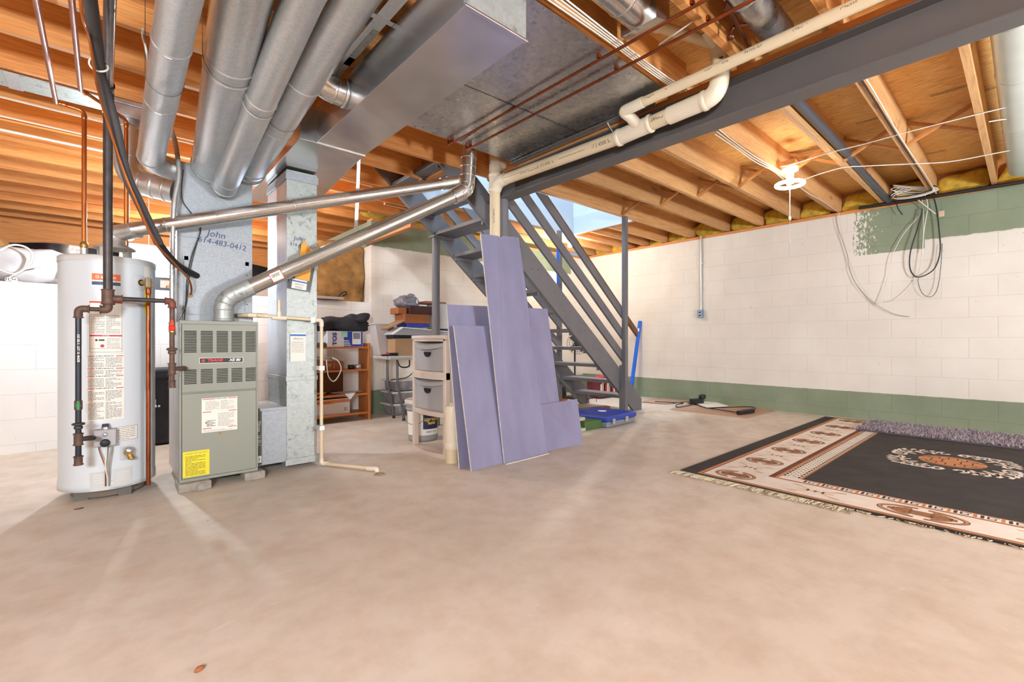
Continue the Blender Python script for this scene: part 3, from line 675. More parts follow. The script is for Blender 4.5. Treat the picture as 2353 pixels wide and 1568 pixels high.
# ================================================================ WATER HEATER
HX, HY, HR = .03, 3.68, .2235
WH = thing('water_heater', 'light gray cylindrical gas water heater with long warning labels', 'water heater', (HX, HY, .02))
PB = .055; HT = 1.385
m = MB(TANK, True).lathe([(HR - .02, PB), (HR, PB + .004), (HR, PB + .05), (HR - .003, PB + .053), (HR - .003, HT - .035)], (HX, HY, 0), 72)
TJ = m.obj('tank_jacket', WH)
m = MB(TANK2, True).lathe([(HR, HT - .036), (HR + .001, HT - .006), (HR - .006, HT), (0, HT + .004)], (HX, HY, 0), 72); m.obj('top_cap', WH)
m = MB(TANK2, True).lathe([(0, PB + .01), (HR - .02, PB + .005)], (HX, HY, 0), 48)
m.use(mat('foot_shadow_metal', '6a635b', .8))
for a in (-2.35, -1.15, .3, 1.9): m.obox((HX + math.cos(a) * (HR - .055) - .03, HY + math.sin(a) * (HR - .055) - .015, 0), (.06, 0, 0), (0, .03, 0), (0, 0, PB + .004))
m.use(mat('burner_pan', '75695c', .9), True).tube([(HX, HY, .012), (HX, HY, PB + .004)], HR - .055, 40)
m.obj('base_feet', WH)
CAMANG = math.atan2(-HY, -HX)
def hz(py, d): return CH + (CY - py) / FPX * d
def hang(px):   # angle on the jacket seen at photo column px
    r = ray(px, 784); k = V((r.x, r.y, 0)); k.normalize(); c = V((HX, HY, 0)); b = k.dot(c); disc = b * b - (c.length_squared - HR * HR)
    p = k * (b - math.sqrt(max(0, disc))); return math.atan2(p.y - HY, p.x - HX), p.dot(FW)
def patch_on(px0, px1, py0, py1):
    a0, d0 = hang(px0); a1, d1 = hang(px1); am = (a0 + a1) / 2; dm = (d0 + d1) / 2
    zt, zb = hz(py0, dm), hz(py1, dm); return cylmap((HX, HY, 0), HR - .0025, am, (zt + zb) / 2), abs(a1 - a0) * HR / 2, (zt - zb) / 2
f, hw, hh = patch_on(203, 283, 692, 812)
m = MB(PAPER).patch(f, -hw, -hh, hw, hh, .0006, 10); m.use(INK)
for (u0, v0, u1, v1) in ((-hw + .005, -hh + .006, -hw + .0065, hh - .006), (hw - .0065, -hh + .006, hw - .005, hh - .006)): m.patch(f, u0, v0, u1, v1, .0012)
m.patch(f, -hw + .005, -hh + .006, hw - .005, -hh + .0075, .0012, 8); m.patch(f, -hw + .005, -hh + .026, hw - .005, -hh + .0275, .0012, 8)
m.use(REDI).patch(f, -hw + .005, hh - .012, hw - .005, hh - .004, .0012, 8).patch(f, -hw + .005, -hh * .33 - .004, hw - .005, -hh * .33 + .004, .0012, 8)
m.use(PAPER).text('DANGER', .008, lambda u, v, w_=0: f(u, v - hh * .33, .0016)); m.use(PAPER).text('DANGER', .008, lambda u, v, w_=0: f(u, v + hh - .008, .0016))
lines(m, f, -hw + .01, hw - .008, -hh * .25, hh * .48, 12, GREYI, .0012, .3, 11, 2); lines(m, f, .004, hw - .01, -hh * .8, -hh * .42, 9, GREYI, .0012, .3, 12)
m.use(INK).tube([f(-.04, -hh * .5, .0008), f(-.04, -hh * .5, .0014)], .006, 10).patch(f, -.03, -hh * .53, -.006, -hh * .47, .0012, 2); m.use(REDI).tube([f(-.015, -hh * .72, .0008), f(-.015, -hh * .72, .0014)], .009, 10)
m.use(REDI).ribbon([(0, 0), (.0001, 0)], .00001, -5) if False else None
m.obj('danger_label', TJ, label='white label with two red danger bars')
f, hw, hh = patch_on(199, 285, 814, 965)
m = MB(PAPER).patch(f, -hw, -hh, hw, hh, .0006, 10)
for v in (.93, .55, .32, -.05): m.use(REDI).patch(f, -hw + .003, v * hh, -hw * .55, v * hh + .004, .0012, 3).patch(f, hw * .55, v * hh, hw - .003, v * hh + .004, .0012, 3); lines(m, f, -hw * .5, hw * .5, v * hh - .001, v * hh + .006, 1, INK, .0012, .5, 7)
for (a, b) in ((.6, .9), (.36, .52), (-.0, .28), (-.42, -.1), (-.97, -.45)): lines(m, f, -hw + .005, hw - .004, a * hh, b * hh, max(3, int((b - a) * 28)), GREYI, .0012, .42, int(a * 50) + 99, 2)
m.obj('instruction_label', TJ, label='long white instruction label of small print')
f, hw, hh = patch_on(211, 277, 630, 656)
m = MB(ORG).patch(f, -hw, -hh * .15, hw, hh, .0006, 8); m.use(PAPER).patch(f, -hw, -hh * .42, hw, -hh * .15, .0006, 8); m.use(NAVY).patch(f, -hw, -hh, hw, -hh * .42, .0006, 8)
m.use(PAPER).text('service', .021, lambda u, v, w_=0: f(u * 1.1 + .01, v + hh * .4, .0012), bold=.0008); m.tube([f(-hw * .62, hh * .42, .0008), f(-hw * .62, hh * .42, .0014)], .008, 14); m.use(ORG).tube([f(-hw * .62, hh * .42, .0014), f(-hw * .62, hh * .42, .0017)], .005, 14)
m.obj('brand_label', TJ, label='orange and navy maker label')
f, hw, hh = patch_on(268, 316, 979, 1011)
m = MB(INK).patch(f, -hw, -hh, hw, hh, .0006, 8); m.use(PAPER).patch(f, -hw + .0015, -hh + .0015, hw - .0015, hh - .0015, .001, 8); lines(m, f, -hw + .005, hw - .005, -hh + .004, hh - .004, 7, GREYI, .0014, .3, 21)
m.obj('rating_label', TJ)
a_, d_ = hang(339); f = cylmap((HX, HY, 0), HR - .0025, a_, 0)
m = MB(YEL).patch(f, -.022, hz(723, 2.85), .02, hz(645, 2.85), .0006, 4); lines(m, f, -.012, .012, hz(700, 2.85), hz(655, 2.85), 7, INK, .0012, .6, 31); m.use(PAPER).patch(f, -.022, hz(642, 2.85), .02, hz(614, 2.85), .0006, 4)
m.obj('energy_label', TJ, label='yellow label at the right edge')
# relief valve with its copper tube
a_, d_ = hang(324); pr = V((HX + math.cos(a_) * HR, HY + math.sin(a_) * HR, hz(650, d_))); nr = V((math.cos(a_), math.sin(a_), 0))
m = MB(TANK2, True).lathe([(.0, .001), (.042, .001), (.046, -.002)], pr, 28, nr); m.use(DARK).lathe([(0, .0016), (.018, .0016), (.020, 0)], pr, 20, nr); m.obj('valve_cover', TJ)
TP = thing('relief_valve', 'brass relief valve with long copper drain tube down the heater front', 'valve', (pr.x, pr.y, .1))
q = pr + nr * .05 + V((0, 0, .004))
m = MB(BRASS, True).tube([pr - nr * .01, pr + nr * .065], .013, 16).tube([q + V((0, 0, .018)), q + V((0, 0, -.03))], .017, 16).ring(q + V((0, 0, -.03)), (0, 0, 1), .017, .012, 6, .004); m.obj('valve_body', TP)
m = MB(GALV).obox(q + nr * .012 + V((-.004, 0, -.03)), nr * .006, nr.cross(V((0, 0, 1))) * .018, (0, 0, .055)); m.obj('test_lever', TP)
m = MB(COPR, True).tube([q + V((0, 0, -.03)), V((q.x, q.y, hz(1112, 2.75)))], .0115, 18).ring(q + V((0, 0, -.055)), (0, 0, 1), .0115, .05, 16, .003); m.obj('drain_tube', TP)
# draft hood
HOX, HOY = .055, 3.62
m = MB(GALV); z = HT + .004
DH = thing('draft_hood', 'pale metal draft hood on top of the water heater', 'hood', (HOX, HOY, z))
m = MB(mat('hood_metal', 'c9c2b8', .4, .4, .1, 8), True).lathe([(.10, .055), (.098, .062), (.055, .085), (.052, .12)], (HOX, HOY, z), 32); m.obj('cone', DH)
for k in range(4):
    a = k * math.pi / 2 + .9; c_, s_ = math.cos(a), math.sin(a)
    MB(MT['hood_metal']).obox((HOX + c_ * .085 + s_ * .014, HOY + s_ * .085 - c_ * .014, z), (-s_ * .028, c_ * .028, 0), (c_ * .004, s_ * .004, 0), (0, 0, .058)).obj('leg', DH)
# gas control valve on the tank front
a_, d_ = hang(243); nv = V((math.cos(a_), math.sin(a_), 0)); tv = V((-nv.y, nv.x, 0)); pv = V((HX, HY, 0)) + nv * HR + V((0, 0, hz(1006, d_ - .03)))
GV = thing('gas_control_valve', 'gray cast gas control valve with black dial on the heater front', 'valve', pv - V((0, 0, .05)))
m = MB(mat('cast_grey', 'a8a3a3', .5, .3, .08, 14)).obox(pv - tv * .048 - V((0, 0, .05)) - nv * .008, tv * .096, nv * .052, (0, 0, .095)); m.obj('valve_body', GV, bevel=.006)
m = MB(BLK, True).lathe([(.021, 0), (.021, .014), (.017, .018), (0, .018)], pv + nv * .046 + V((0, 0, -.028)) , 24, nv); m.obj('temperature_dial', GV)
m = MB(GALV, True).lathe([(.012, 0), (.010, .008), (0, .008)], pv + nv * .044 + V((0, 0, .018)), 16, nv); m.obj('center_screw', GV)
m = MB(BLK).obox(pv - tv * .014 + nv * .01 + V((0, 0, .052)), tv * .028, nv * .026, (0, 0, .022)); m.use(GALV, True).tube([pv + nv * .022 + V((0, 0, .045)), pv + nv * .022 + V((0, 0, .058))], .018, 16); m.obj('gas_cock_knob', GV, bevel=.002)
zb = hz(1116, d_)
for i, (du, mt_, r_) in enumerate(((-.028, COPR, .0028), (.004, CABLE, .0038), (.024, CABLEG, .0048))):
    s0 = pv + tv * du + nv * .02 + V((0, 0, -.05)); e0 = V((HX, HY, 0)) + nv * (HR + .004) + tv * (.0 + i * .007) + V((0, 0, zb + .008))
    mm = s0.lerp(e0, .5) + tv * (.012 if i == 0 else -.006) + nv * .018
    MB(mt_, True).tube(spline([s0, s0 - V((0, 0, .03)) + tv * (0 if i else .004), mm, e0 + V((0, 0, .04)) + nv * .01, e0 - V((0, 0, .012))], 6), r_, 8).obj('gas_line', GV)
f, hw, hh = patch_on(207, 302, 1080, 1120)
m = MB(TANK2).patch(f, -hw, -hh - .008, -.008, hh, .003, 6).patch(f, .008, -hh, hw, hh + .006, .003, 6)
for k in range(4):
    for (a, b) in ((-hw + .015, -.025), (.02, hw - .015)):
        v = hh * .6 - k * .014; m.use(mat('press_mark', 'ddd9d2', .4)).patch(f, a, v, b, v + .004, .0055, 3)
m.use(DARK).patch(f, -.009, -hh - .006, .012, -hh * .2, .0012, 2); m.use(INK).patch(f, -hw, -hh - .0095, -.008, -hh - .008, .0035, 4).patch(f, .008, -hh - .0015, hw, -hh, .0035, 4); m.obj('burner_door', TJ)
# drain cock
a_, d_ = hang(291); nd = V((math.cos(a_), math.sin(a_), 0)); td = V((-nd.y, nd.x, 0)); pd = V((HX, HY, 0)) + nd * HR + V((0, 0, hz(1040, d_)))
m = MB(TANK2).obox(pd - td * .03 - V((0, 0, .04)) - nd * .002, td * .06, nd * .004, (0, 0, .08)); m.obj('drain_plate', TJ, bevel=.003)
DC = thing('drain_valve', 'brass drain valve in the lower right of the heater front', 'valve', pd - V((0, 0, .03)))
m = MB(BRASS, True).tube([pd - V((0, 0, .0)), pd + nd * .035], .016, 14).tube([pd + nd * .02 + V((0, 0, .0)), pd + nd * .03 - V((0, 0, .035)) + td * .012], .014, 14).ring(pd + nd * .03 - V((0, 0, .03)) + td * .01, (0, 0, 1), .013, .016, 14, .004); m.obj('valve_body', DC)
m = MB(GALV, True).lathe([(.016, 0), (.019, .004), (.014, .009), (0, .01)], pd + nd * .03 + V((0, 0, .018)), 14, (nd + V((0, 0, .5))).normalized()); m.obj('handwheel', DC)

# ================================================================ GAS PIPING
GX, GY = .023, 3.30
GP = thing('gas_pipe', 'vertical black iron gas pipe in front of the water heater with branches', 'pipe', (GX, GY, .26))
def fit(nm, pts, r, mt=RUST, par=None, seg=18, lips=True):
    m = MB(mt, True).tube(fillet(pts, .03, 6), r, seg)
    if lips:
        for k in (0, -1):
            d = V(pts[1]) - V(pts[0]) if k == 0 else V(pts[-1]) - V(pts[-2]); m.ring(V(pts[k]), d, r, .008, seg, .0035)
    return m.obj(nm, par)
def hzd(py, d): return CH + (CY - py) / FPX * d
dG = 2.48
MB(mat('oiled_steel_pipe', '6b6567', .28, .75, .15, 14), True).tube([(GX, 1.1, 2.27), (GX, GY - .06, 2.25)], .021, 20).obj('horizontal_run', GP)
fit('elbow_fitting', [(GX, GY - .07, 2.25), (GX, GY, 2.25), (GX, GY, 2.18)], .026, BLACKI, GP)
MB(BLACKI, True).tube([(GX, GY, 2.2), (GX, GY, hzd(672, dG))], .0205, 20).obj('vertical_run', GP)
zt = hzd(686, dG); fit('tee_fitting', [(GX, GY, zt + .045), (GX, GY, zt - .03)], .027, RUST, GP); fit('tee_branch', [(GX + .01, GY, zt), (GX + .058, GY, zt)], .018, RUST, GP)
zr = hzd(688, 2.65); XR = .302
MB(BLACKI, True).tube([(GX + .05, GY, zt), (XR - .02, GY, zt)], .0125, 16).obj('branch_run', GP)
fit('elbow_fitting', [(XR - .03, GY, zt), (XR, GY, zt), (XR, GY, zt - .035)], .019, mat('red_rust', '80463a', .6, .2, .2, 20), GP)
z1_ = hzd(890, 2.665)
MB(RUST, True).tube([(XR, GY, zt - .03), (XR, GY, z1_ + .02)], .0125, 16).obj('branch_drop', GP)
fit('end_cap', [(XR, GY, z1_ + .035), (XR, GY, z1_)], .0165, RUST, GP)
zz = hzd(803, 2.665); MB(RUST, True).ring((XR, GY, zz), (0, 0, 1), .0125, .02, 8, .014).ring((XR, GY, zz - .018), (0, 0, 1), .0125, .025, 16, .007).obj('pipe_union', GP)
zz = hzd(848, 2.665); fit('tee_fitting', [(XR, GY, zz + .03), (XR, GY, zz - .03)], .018, RUST, GP); MB(RUST, True).tube([(XR, GY, zz), (FX0 + .02, GY + .02, zz), (FX0 + .005, FY0 + .09, zz)], .012, 12).obj('furnace_stub', GP)
zz = hzd(752, 2.665)
m = MB(BRASS, True).tube([(XR, GY, zz + .03), (XR, GY, zz - .03)], .016, 8); m.use(mat('red_handle', 'e0312e', .4)).lathe([(.017, 0), (.015, .016), (0, .018)], (XR, GY - .012, zz - .006), 14, (-.3, -1, 0)).bar((XR - .002, GY - .022, zz), (XR - .002, GY - .022, zz + .042), .012, .008, up=(1, 0, 0)); m.obj('shutoff_valve', GP, label='gas shutoff valve with a red handle')
zl = hzd(712, dG); XL = -.093
fit('reducer_fitting', [(GX, GY, zt - .03), (GX, GY, zl + .02)], .017, RUST, GP)
fit('elbow_fitting', [(GX, GY, zl + .03), (GX, GY, zl), (GX - .03, GY, zl)], .021, RUST, GP); MB(BLACKI, True).tube([(GX - .02, GY, zl), (XL + .02, GY, zl)], .0115, 16).obj('branch_run', GP)
fit('elbow_fitting', [(XL + .04, GY, zl), (XL, GY, zl), (XL, GY, zl - .045)], .018, RUST, GP)
dL = 2.403
m = MB(BLKP, True).tube([(XL, GY, zl - .04), (XL, GY, hzd(1068, dL))], .0125, 16)
fm = cylmap((XL, GY, 0), .0125, math.atan2(-GY, -XL), hzd(800, dL)); m.use(PAPER).text('A53 GR A  LOT 10  MADE', .013, lambda u, v, w_=0: fm(v, -u, .0006), bold=.0004); m.obj('branch_drop', GP)
zz = hzd(932, dL); m = MB(RUST, True).tube([(XL, GY, zz + .025), (XL, GY, zz - .022)], .0165, 8); m.use(mat('green_handle', '2f7d4c', .4)).lathe([(.012, 0), (.010, .012), (0, .013)], (XL, GY - .014, zz), 10, (.02, -1, 0)).bar((XL, GY - .024, zz - .02), (XL, GY - .024, zz + .024), .010, .006, up=(1, 0, 0)); m.obj('shutoff_valve', GP, label='gas shutoff valve with a green handle')
zz = hzd(975, dL); MB(BLACKI, True).ring((XL, GY, zz), (0, 0, 1), .0125, .018, 8, .014).ring((XL, GY, zz - .018), (0, 0, 1), .0125, .02, 14, .006).obj('pipe_union', GP)
zz = hzd(1010, dL); fit('tee_fitting', [(XL, GY, zz + .028), (XL, GY, zz - .028)], .0185, RUST, GP)
vt = pv - tv * .0 ; MB(BLACKI, True).tube([(XL, GY, zz), (XL + .05, GY, zz), pv - tv * (.048 if (pv - tv * .048 - V((XL, GY, 0))).length < (pv + tv * .048 - V((XL, GY, 0))).length else -.048) + nv * .018], .0115, 14).obj('valve_feed', GP)
fit('end_cap', [(XL, GY, hzd(1050, dL)), (XL, GY, hzd(1068, dL))], .0175, RUST, GP)

# ================================================================ COPPER WATER LINES
def water_line(label, pts, r, top, d0):
    t = thing('water_pipe', label, 'pipe', (pts[-1][0], pts[-1][1], HT))
    MB(top, True).tube(pts[:2], r, 16).obj('overhead_run', t)
    q = [V(p) for p in pts]; MB(COPB, True).tube(fillet([q[1]] + q[2:-1] + [q[-1]], .03, 6), r, 16).obj('drop_run', t)
    for i in (1, 2): MB(COPB, True).ring(q[i] + (q[i + 1] - q[i]).normalized() * .035, q[i + 1] - q[i], r, .03, 14, .002).obj('elbow_fitting', t)
    m = MB(BRASS, True).ring(q[-1] + V((0, 0, .065)), (0, 0, 1), r, .045, 8, .007); m.obj('union_nut', t)
    MB(GALV, True).tube([q[-1], q[-1] + V((0, 0, .05))], r + .005, 14).obj('steel_nipple', t)
PCOP = mat('dull_pink_copper', 'ab7f76', .3, .75, .2, 9)
water_line('copper water pipe dropping to the left port of the heater', [(-.197, .5, 2.25), (-.195, 3.66, 2.25), (-.078, 3.66, 2.24), (-.078, 3.617, HT)], .0115, PCOP, 0)
water_line('copper water pipe dropping to the right port of the heater', [(-.10, .5, 2.27), (-.088, 3.44, 2.27), (.111, 3.72, 2.27), (.111, 3.72, HT)], .0115, PCOP, 0)
a = oz(328, 66, 2.437); m = MB(CABLE, True).tube(spline([a, a + V((0, .03, -.02)), od(335, 110, 2.0), od(343, 160, 2.15), od(345, 185, 2.2)], 6), .0045, 7)
tag(m.obj('cable_end'), 'white cable end hanging from a joist left of the first round duct', 'cable')
# refrigerant line set
LS = thing('refrigerant_line_set', 'black foam insulated line with bare copper line curving down to the plenum', 'pipe', oy(440, 630, YP - .03))
def P3(l): return [od(a, b, d) for a, b, d in l]
main = P3([(196, -60, 1.62), (207, 0, 1.72), (222, 100, 1.95), (232, 180, 2.1), (262, 280, 2.25), (290, 400, 2.35), (322, 470, 2.45), (365, 560, 2.6), (405, 607, 2.75)]) + [oy(452, 634, YP - .01)]
MB(FOAM, True).tube(spline(main[:8], 6), .0225, 18).obj('foam_sleeve', LS)
MB(BLK, True).tube(spline(main[7:], 6), .019, 16).obj('taped_end', LS)
lq = P3([(180, -60, 1.60), (190, 40, 1.70), (206, 90, 1.9), (222, 190, 2.05), (250, 290, 2.2), (285, 395, 2.31), (312, 460, 2.38), (352, 550, 2.5), (395, 600, 2.65), (432, 640, 2.82)]) + [oy(440, 665, YP - .07), oy(437, 680, YP)]
MB(COPB, True).tube(spline(lq, 6), .006, 10).obj('copper_line', LS)
m = MB(CABLE, True); c = od(227, 150, 2.04); m.tube([c + V((.032 * math.cos(t), .006 * math.sin(t * 2), .027 * math.sin(t))) for t in [i * math.pi / 10 for i in range(20)]], .004, 6, close=True); m.obj('white_tie', LS)
MB(mat('cork_putty', 'b08f5c', .9, 0, .2, 30), True).lump(oy(437, 680, YP - .005), (.014, .012, .012), 1, .2, 30).obj('putty_seal', LS)

# ================================================================ FLUE VENTS
v1a = V((.585, 3.455, FZ1 + .002)); v1b = oy(516, 682, 3.455); E = [v1a, V((v1a.x, v1a.y, 1.17)), oy(1052, 447, 3.06), V((2.22, 3.03, 2.30)), V((2.24, 3.04, 2.67))]
VT = thing('furnace_flue_pipe', 'galvanised flue pipe rising diagonally from furnace to the ceiling riser', 'pipe', v1a)
A, B = E[1], E[2]; dr = (B - A).normalized(); s0 = A + dr * .16
MB(galv('speckled_flue_steel', 'c2beb4', .9, .24, 200, 0, 0), True).tube([s0, B], .052, 28).obj('sloped_pipe', VT)
pth = fillet([v1a, A, s0 + dr * .02], .13, 6); m = MB(GALVD, True).tube(pth, .056, 28)
for i in (1, 3, 5, 7): m.ring(pth[i], pth[i + 1] - pth[i - 1], .056, .008, 28, .003)
m.ring(v1a + V((0, 0, .01)), (0, 0, 1), .056, .02, 28, .006); m.obj('lower_elbow', VT)
pth = fillet([B - dr * .05, B + dr * .09, V((2.225, 3.035, 2.30)), V((2.24, 3.04, 2.67))], .12, 7); m = MB(GALVS, True).tube(pth, .062, 28)
for i in range(1, len(pth) - 1, 3): m.ring(pth[i], pth[i + 1] - pth[i - 1], .062, .008, 28, .004)
m.obj('upper_elbow', VT)
c = A + dr * .345; side = dr.cross(V((0, 0, 1))).normalized(); upv = side.cross(dr)
def fl(u, v, w_=0):   # wraps around the pipe on the side that faces the room
    a = -v / .052 + .2; n_ = side * math.cos(a) - upv * math.sin(a); n_ = n_ if True else n_; return c + dr * u + n_ * (.0528 + w_)
m = MB(REDI); q = [fl(-.04 + .08 * (i % 5) / 4, -.035 + .07 * (i // 5) / 6) for i in range(35)]
m.add(q, [(j * 5 + i, j * 5 + i + 1, j * 5 + i + 6, j * 5 + i + 5) for j in range(6) for i in range(4)], True); m.use(PAPER)
q = [fl(-.036 + .072 * (i % 5) / 4, -.031 + .062 * (i // 5) / 6, .0008) for i in range(35)]
m.add(q, [(j * 5 + i, j * 5 + i + 1, j * 5 + i + 6, j * 5 + i + 5) for j in range(6) for i in range(4)], True); lines(m, fl, -.028, .028, .0, .02, 3, INK, .0016, .5, 3); m.obj('warning_sticker', VT)
A2 = V((HOX, HOY, HT + .1)); z2 = oy(262, 527, 3.58).z
VH = thing('heater_flue_pipe', 'smooth steel flue pipe running from the water heater hood to the furnace flue', 'pipe', A2)
K = V((HOX, HOY, z2 - .02)); B2 = od(1045, 420, (B - V((0, 0, 0))).dot(FW) + .03); B2 = V((B.x - .02, B.y + .05, oy(1040, 420, B.y + .05).z)); 
dr2 = (B2 - V((.12, 3.54, z2))).normalized()
MB(GALVS, True).tube([V((.13, 3.535, z2)), B2], .043, 28).obj('sloped_pipe', VH)
for k in (.08, .21, .43, .80): MB(GALVS, True).ring(V((.13, 3.535, z2)).lerp(B2, k), dr2, .043, .01, 28, .003).obj('pipe_crimp', VH)
pth = fillet([A2, K, V((.16, 3.527, z2 + .004))], .1, 6); m = MB(GALV, True).tube(pth, .047, 28)
for i in (1, 3, 5): m.ring(pth[i], pth[i + 1] - pth[i - 1], .047, .008, 28, .003)
m.obj('elbow', VH)
MB(mat('foil_tape', 'd8d2c4', .25, .9, .2, 20), True).tube([B2 - dr2 * .10, B2 - dr2 * .06, B2 + dr2 * .1], [.046, .047, .047], 24).obj('foil_tape_joint', VH)

# ================================================================ CONDENSATE DRAIN
CD = thing('condensate_drain_pipe', 'cream PVC drain line from plenum, down past the duct and along the floor', 'pipe', (1.3, 3.1, 0))
zc = hzd(735, 3.25); a0 = oy(545, 722, YP)
X9, Y9 = 1.178, 3.385
MB(PVC, True).tube([(a0.x, YP - .005, zc + .02), (a0.x + .03, Y9 + .04, zc + .02), (a0.x + .11, Y9, zc + .018)], .014, 16).tube([(a0.x + .08, Y9, zc + .02), (X9 - .03, Y9, zc)], .0115, 16).obj('upper_run', CD)
m = MB(PVCW, True).tube([(a0.x + .035, Y9 + .03, zc + .02), (a0.x + .14, Y9, zc + .018)], .0155, 16); m.obj('coupling', CD)
xt = oy(641, 728, Y9).x; m = MB(PVCW, True).tube([(xt - .045, Y9, zc + .008), (xt + .045, Y9, zc + .006)], .0155, 16).tube([(xt, Y9, zc + .01), (xt, Y9, zc + .05)], .0155, 16); m.obj('tee_fitting', CD); MB(PVC, True).tube([(xt, Y9, zc + .04), (xt, Y9, zc + .125)], .0115, 14).obj('vent_stub', CD)
MB(PVCW, True).tube(fillet([(X9 - .045, Y9, zc), (X9, Y9, zc), (X9, Y9, zc - .045)], .02, 6), .0155, 16).obj('elbow_fitting', CD)
MB(PVC, True).tube([(X9, Y9, zc - .03), (X9, Y9, .02)], .0115, 16).obj('vertical_run', CD)
e = oz(866, 1078, .02); MB(PVCW, True).tube(fillet([(X9, Y9, .055), (X9, Y9, .018), (X9 + .035, Y9 - .035, .018)], .02, 6), .0155, 16).obj('elbow_fitting', CD)
MB(PVC, True).tube([(X9 + .02, Y9 - .03, .018), (e.x - .03, e.y + .04, .02)], .0115, 16).obj('floor_run', CD)
MB(PVCW, True).tube(fillet([(e.x - .045, e.y + .055, .02), (e.x, e.y, .02), (e.x, e.y - .002, .0)], .012, 5), .0155, 16).obj('elbow_fitting', CD)
for z in (.26, .69): MB(GALV).box(X9 - .018, X9 + .016, Y9 - .016, 3.439, z, z + .03).obj('pipe_clamp', CD)
MB(GALV).box(1.10, 1.13, Y9 - .016, 3.439, zc - .02, zc + .015).obj('pipe_clamp', CD)
c = oz(872, 1091, 0); m = MB(mat('drain_grate', 'a8967e', .8, .1, .2, 30), True).lathe([(.0, .004), (.035, .005), (.042, .0)], c, 24); m.use(DARK); [m.ball(c + V((.026 * math.cos(k), .026 * math.sin(k), .005)), .004, .004, .001, 6) for k in range(0, 7)]
tag(m.obj('floor_drain'), 'small round floor drain cover under the cream pipe end', 'drain')

# ================================================================ COPPER AND PVC UNDER THE JOISTS
for x_, y1_, lab, ym in ((1.98, 2.96, 'thin copper pipe below the ceiling sheet, farther from the beam', .2), (2.135, 2.94, 'thin copper pipe below the ceiling sheet, nearer the beam', .2)):
    t = thing('copper_pipe', lab, 'pipe', (x_, 1.6, 2.38))
    MB(COPR, True).tube([(x_, ym, 2.40), (x_, y1_, 2.40)], .0085, 12).tube([(x_, y1_ - .005, 2.40), (x_, y1_, 2.44), (x_, y1_, 2.5)], .0085, 12).obj('pipe_run', t)
    m = MB(COPR)
    for yy in (y1_ - .06, 1.52, 1.0): m.box(x_ - .014, x_ + .014, yy, yy + .012, 2.408, 2.431)
    m.obj('pipe_strap', t)
a = oz(1560, 40, 2.45); b = oz(1650, 150, 2.45)
t = thing('copper_pipe', 'dark copper branch pipe crossing above the cream pipe', 'pipe', (a.x, a.y, 2.44)); MB(mat('tarnished_copper', '6e3a24', .4, .7, .2, 9), True).tube([(2.135, .93, 2.42), (2.14, .93, 2.452), (2.62, .99, 2.455)], .0085, 12).obj('pipe_run', t)
a = oz(1700, 70, 2.46)
t = thing('copper_valve', 'cluster of copper elbows and a stop valve among the joists', 'valve', (a.x, a.y, 2.40))
MB(MT['tarnished_copper'], True).tube(fillet([(a.x + .02, a.y - .12, 2.6), (a.x + .02, a.y - .1, 2.46), (a.x - .06, a.y + .02, 2.46), (a.x - .06, a.y + .02, 2.40)], .03), .009, 12).obj('pipe_run', t)
MB(MT['tarnished_copper'], True).ring((a.x - .06, a.y + .02, 2.41), (0, 0, 1), .012, .02, 10, .006).obj('valve_body', t)
# white cables beside the sheet (along the joist)
for k in range(4):
    yy = 1.425 - .013 * k
    m = MB(CABLE, True).tube(spline([(.9, yy, 2.425 + .004 * (k % 2)), (1.4, yy - .006 * k, 2.42), (1.9, yy, 2.427), (2.35, yy + .004, 2.424), (2.66, yy, 2.43)], 4), .0042, 8)
    tag(m.obj('white_cable'), 'white cable along the joist beside the metal sheet, ' + ('nearest the sheet', 'second from the sheet', 'third from the sheet', 'farthest from the sheet')[k], 'cable', 'white cables along the joist beside the metal sheet')
# 3 inch drain stack and run along the beam
XS, YS = 2.56, 3.10
ST = thing('drain_stack', 'cream PVC drain stack and long pipe running beside the gray beam', 'pipe', (XS, YS, 0))
dS = V((XS, YS, 0)).dot(FW)
MB(PVC, True).tube([(XS, YS, 0), (XS, YS, hzd(440, dS))], .046, 28).obj('stack_pipe', ST)
zt = hzd(425, dS)
MB(PVCW, True).tube([(XS, YS, zt - .06), (XS, YS, zt + .09)], .052, 28).ring((XS, YS, zt - .045), (0, 0, 1), .052, .035, 28, .005).ring((XS, YS, zt + .08), (0, 0, 1), .052, .035, 28, .005).tube(fillet([(XS, YS, zt - .05), (XS, YS - .05, zt + .01), (XS + .01, YS - .13, zt + .02)], .06), .050, 28).obj('wye_fitting', ST)
MB(PVC, True).tube([(XS, YS, zt + .07), (XS, YS, 2.52)], .046, 28).obj('vent_pipe', ST)
MB(PVCW, True).tube(fillet([(XS, YS, 2.38), (XS, YS, 2.455), (XS + .09, YS + .01, 2.46)], .05), .052, 28).obj('elbow_fitting', ST)
p0 = V((XS + .01, YS - .10, zt + .018)); p1 = V((2.60, 1.80, 2.27))
dd = (p1 - p0).normalized(); sd = dd.cross(V((0, 0, 1))).normalized(); ud_ = sd.cross(dd)
if sd.x > 0: sd = -sd
def onpipe(c, r, ang): return lambda u, v, w_=0: c - dd * u + (sd * math.cos(ang + v / r) + ud_ * math.sin(ang + v / r)) * (r + w_)
f = onpipe(p0.lerp(p1, .36), .045, -.35)
m = MB(PVC, True).tube([p0, p1], .045, 28).use(INK, False).text('CHARLOTTE PIPE  N/E 4300  3"', .030, f, squeeze=.9, flip=True); f = onpipe(p0.lerp(p1, .87), .045, -.35); m.text('N/E 4300 3"', .034, f, squeeze=.95, flip=True)
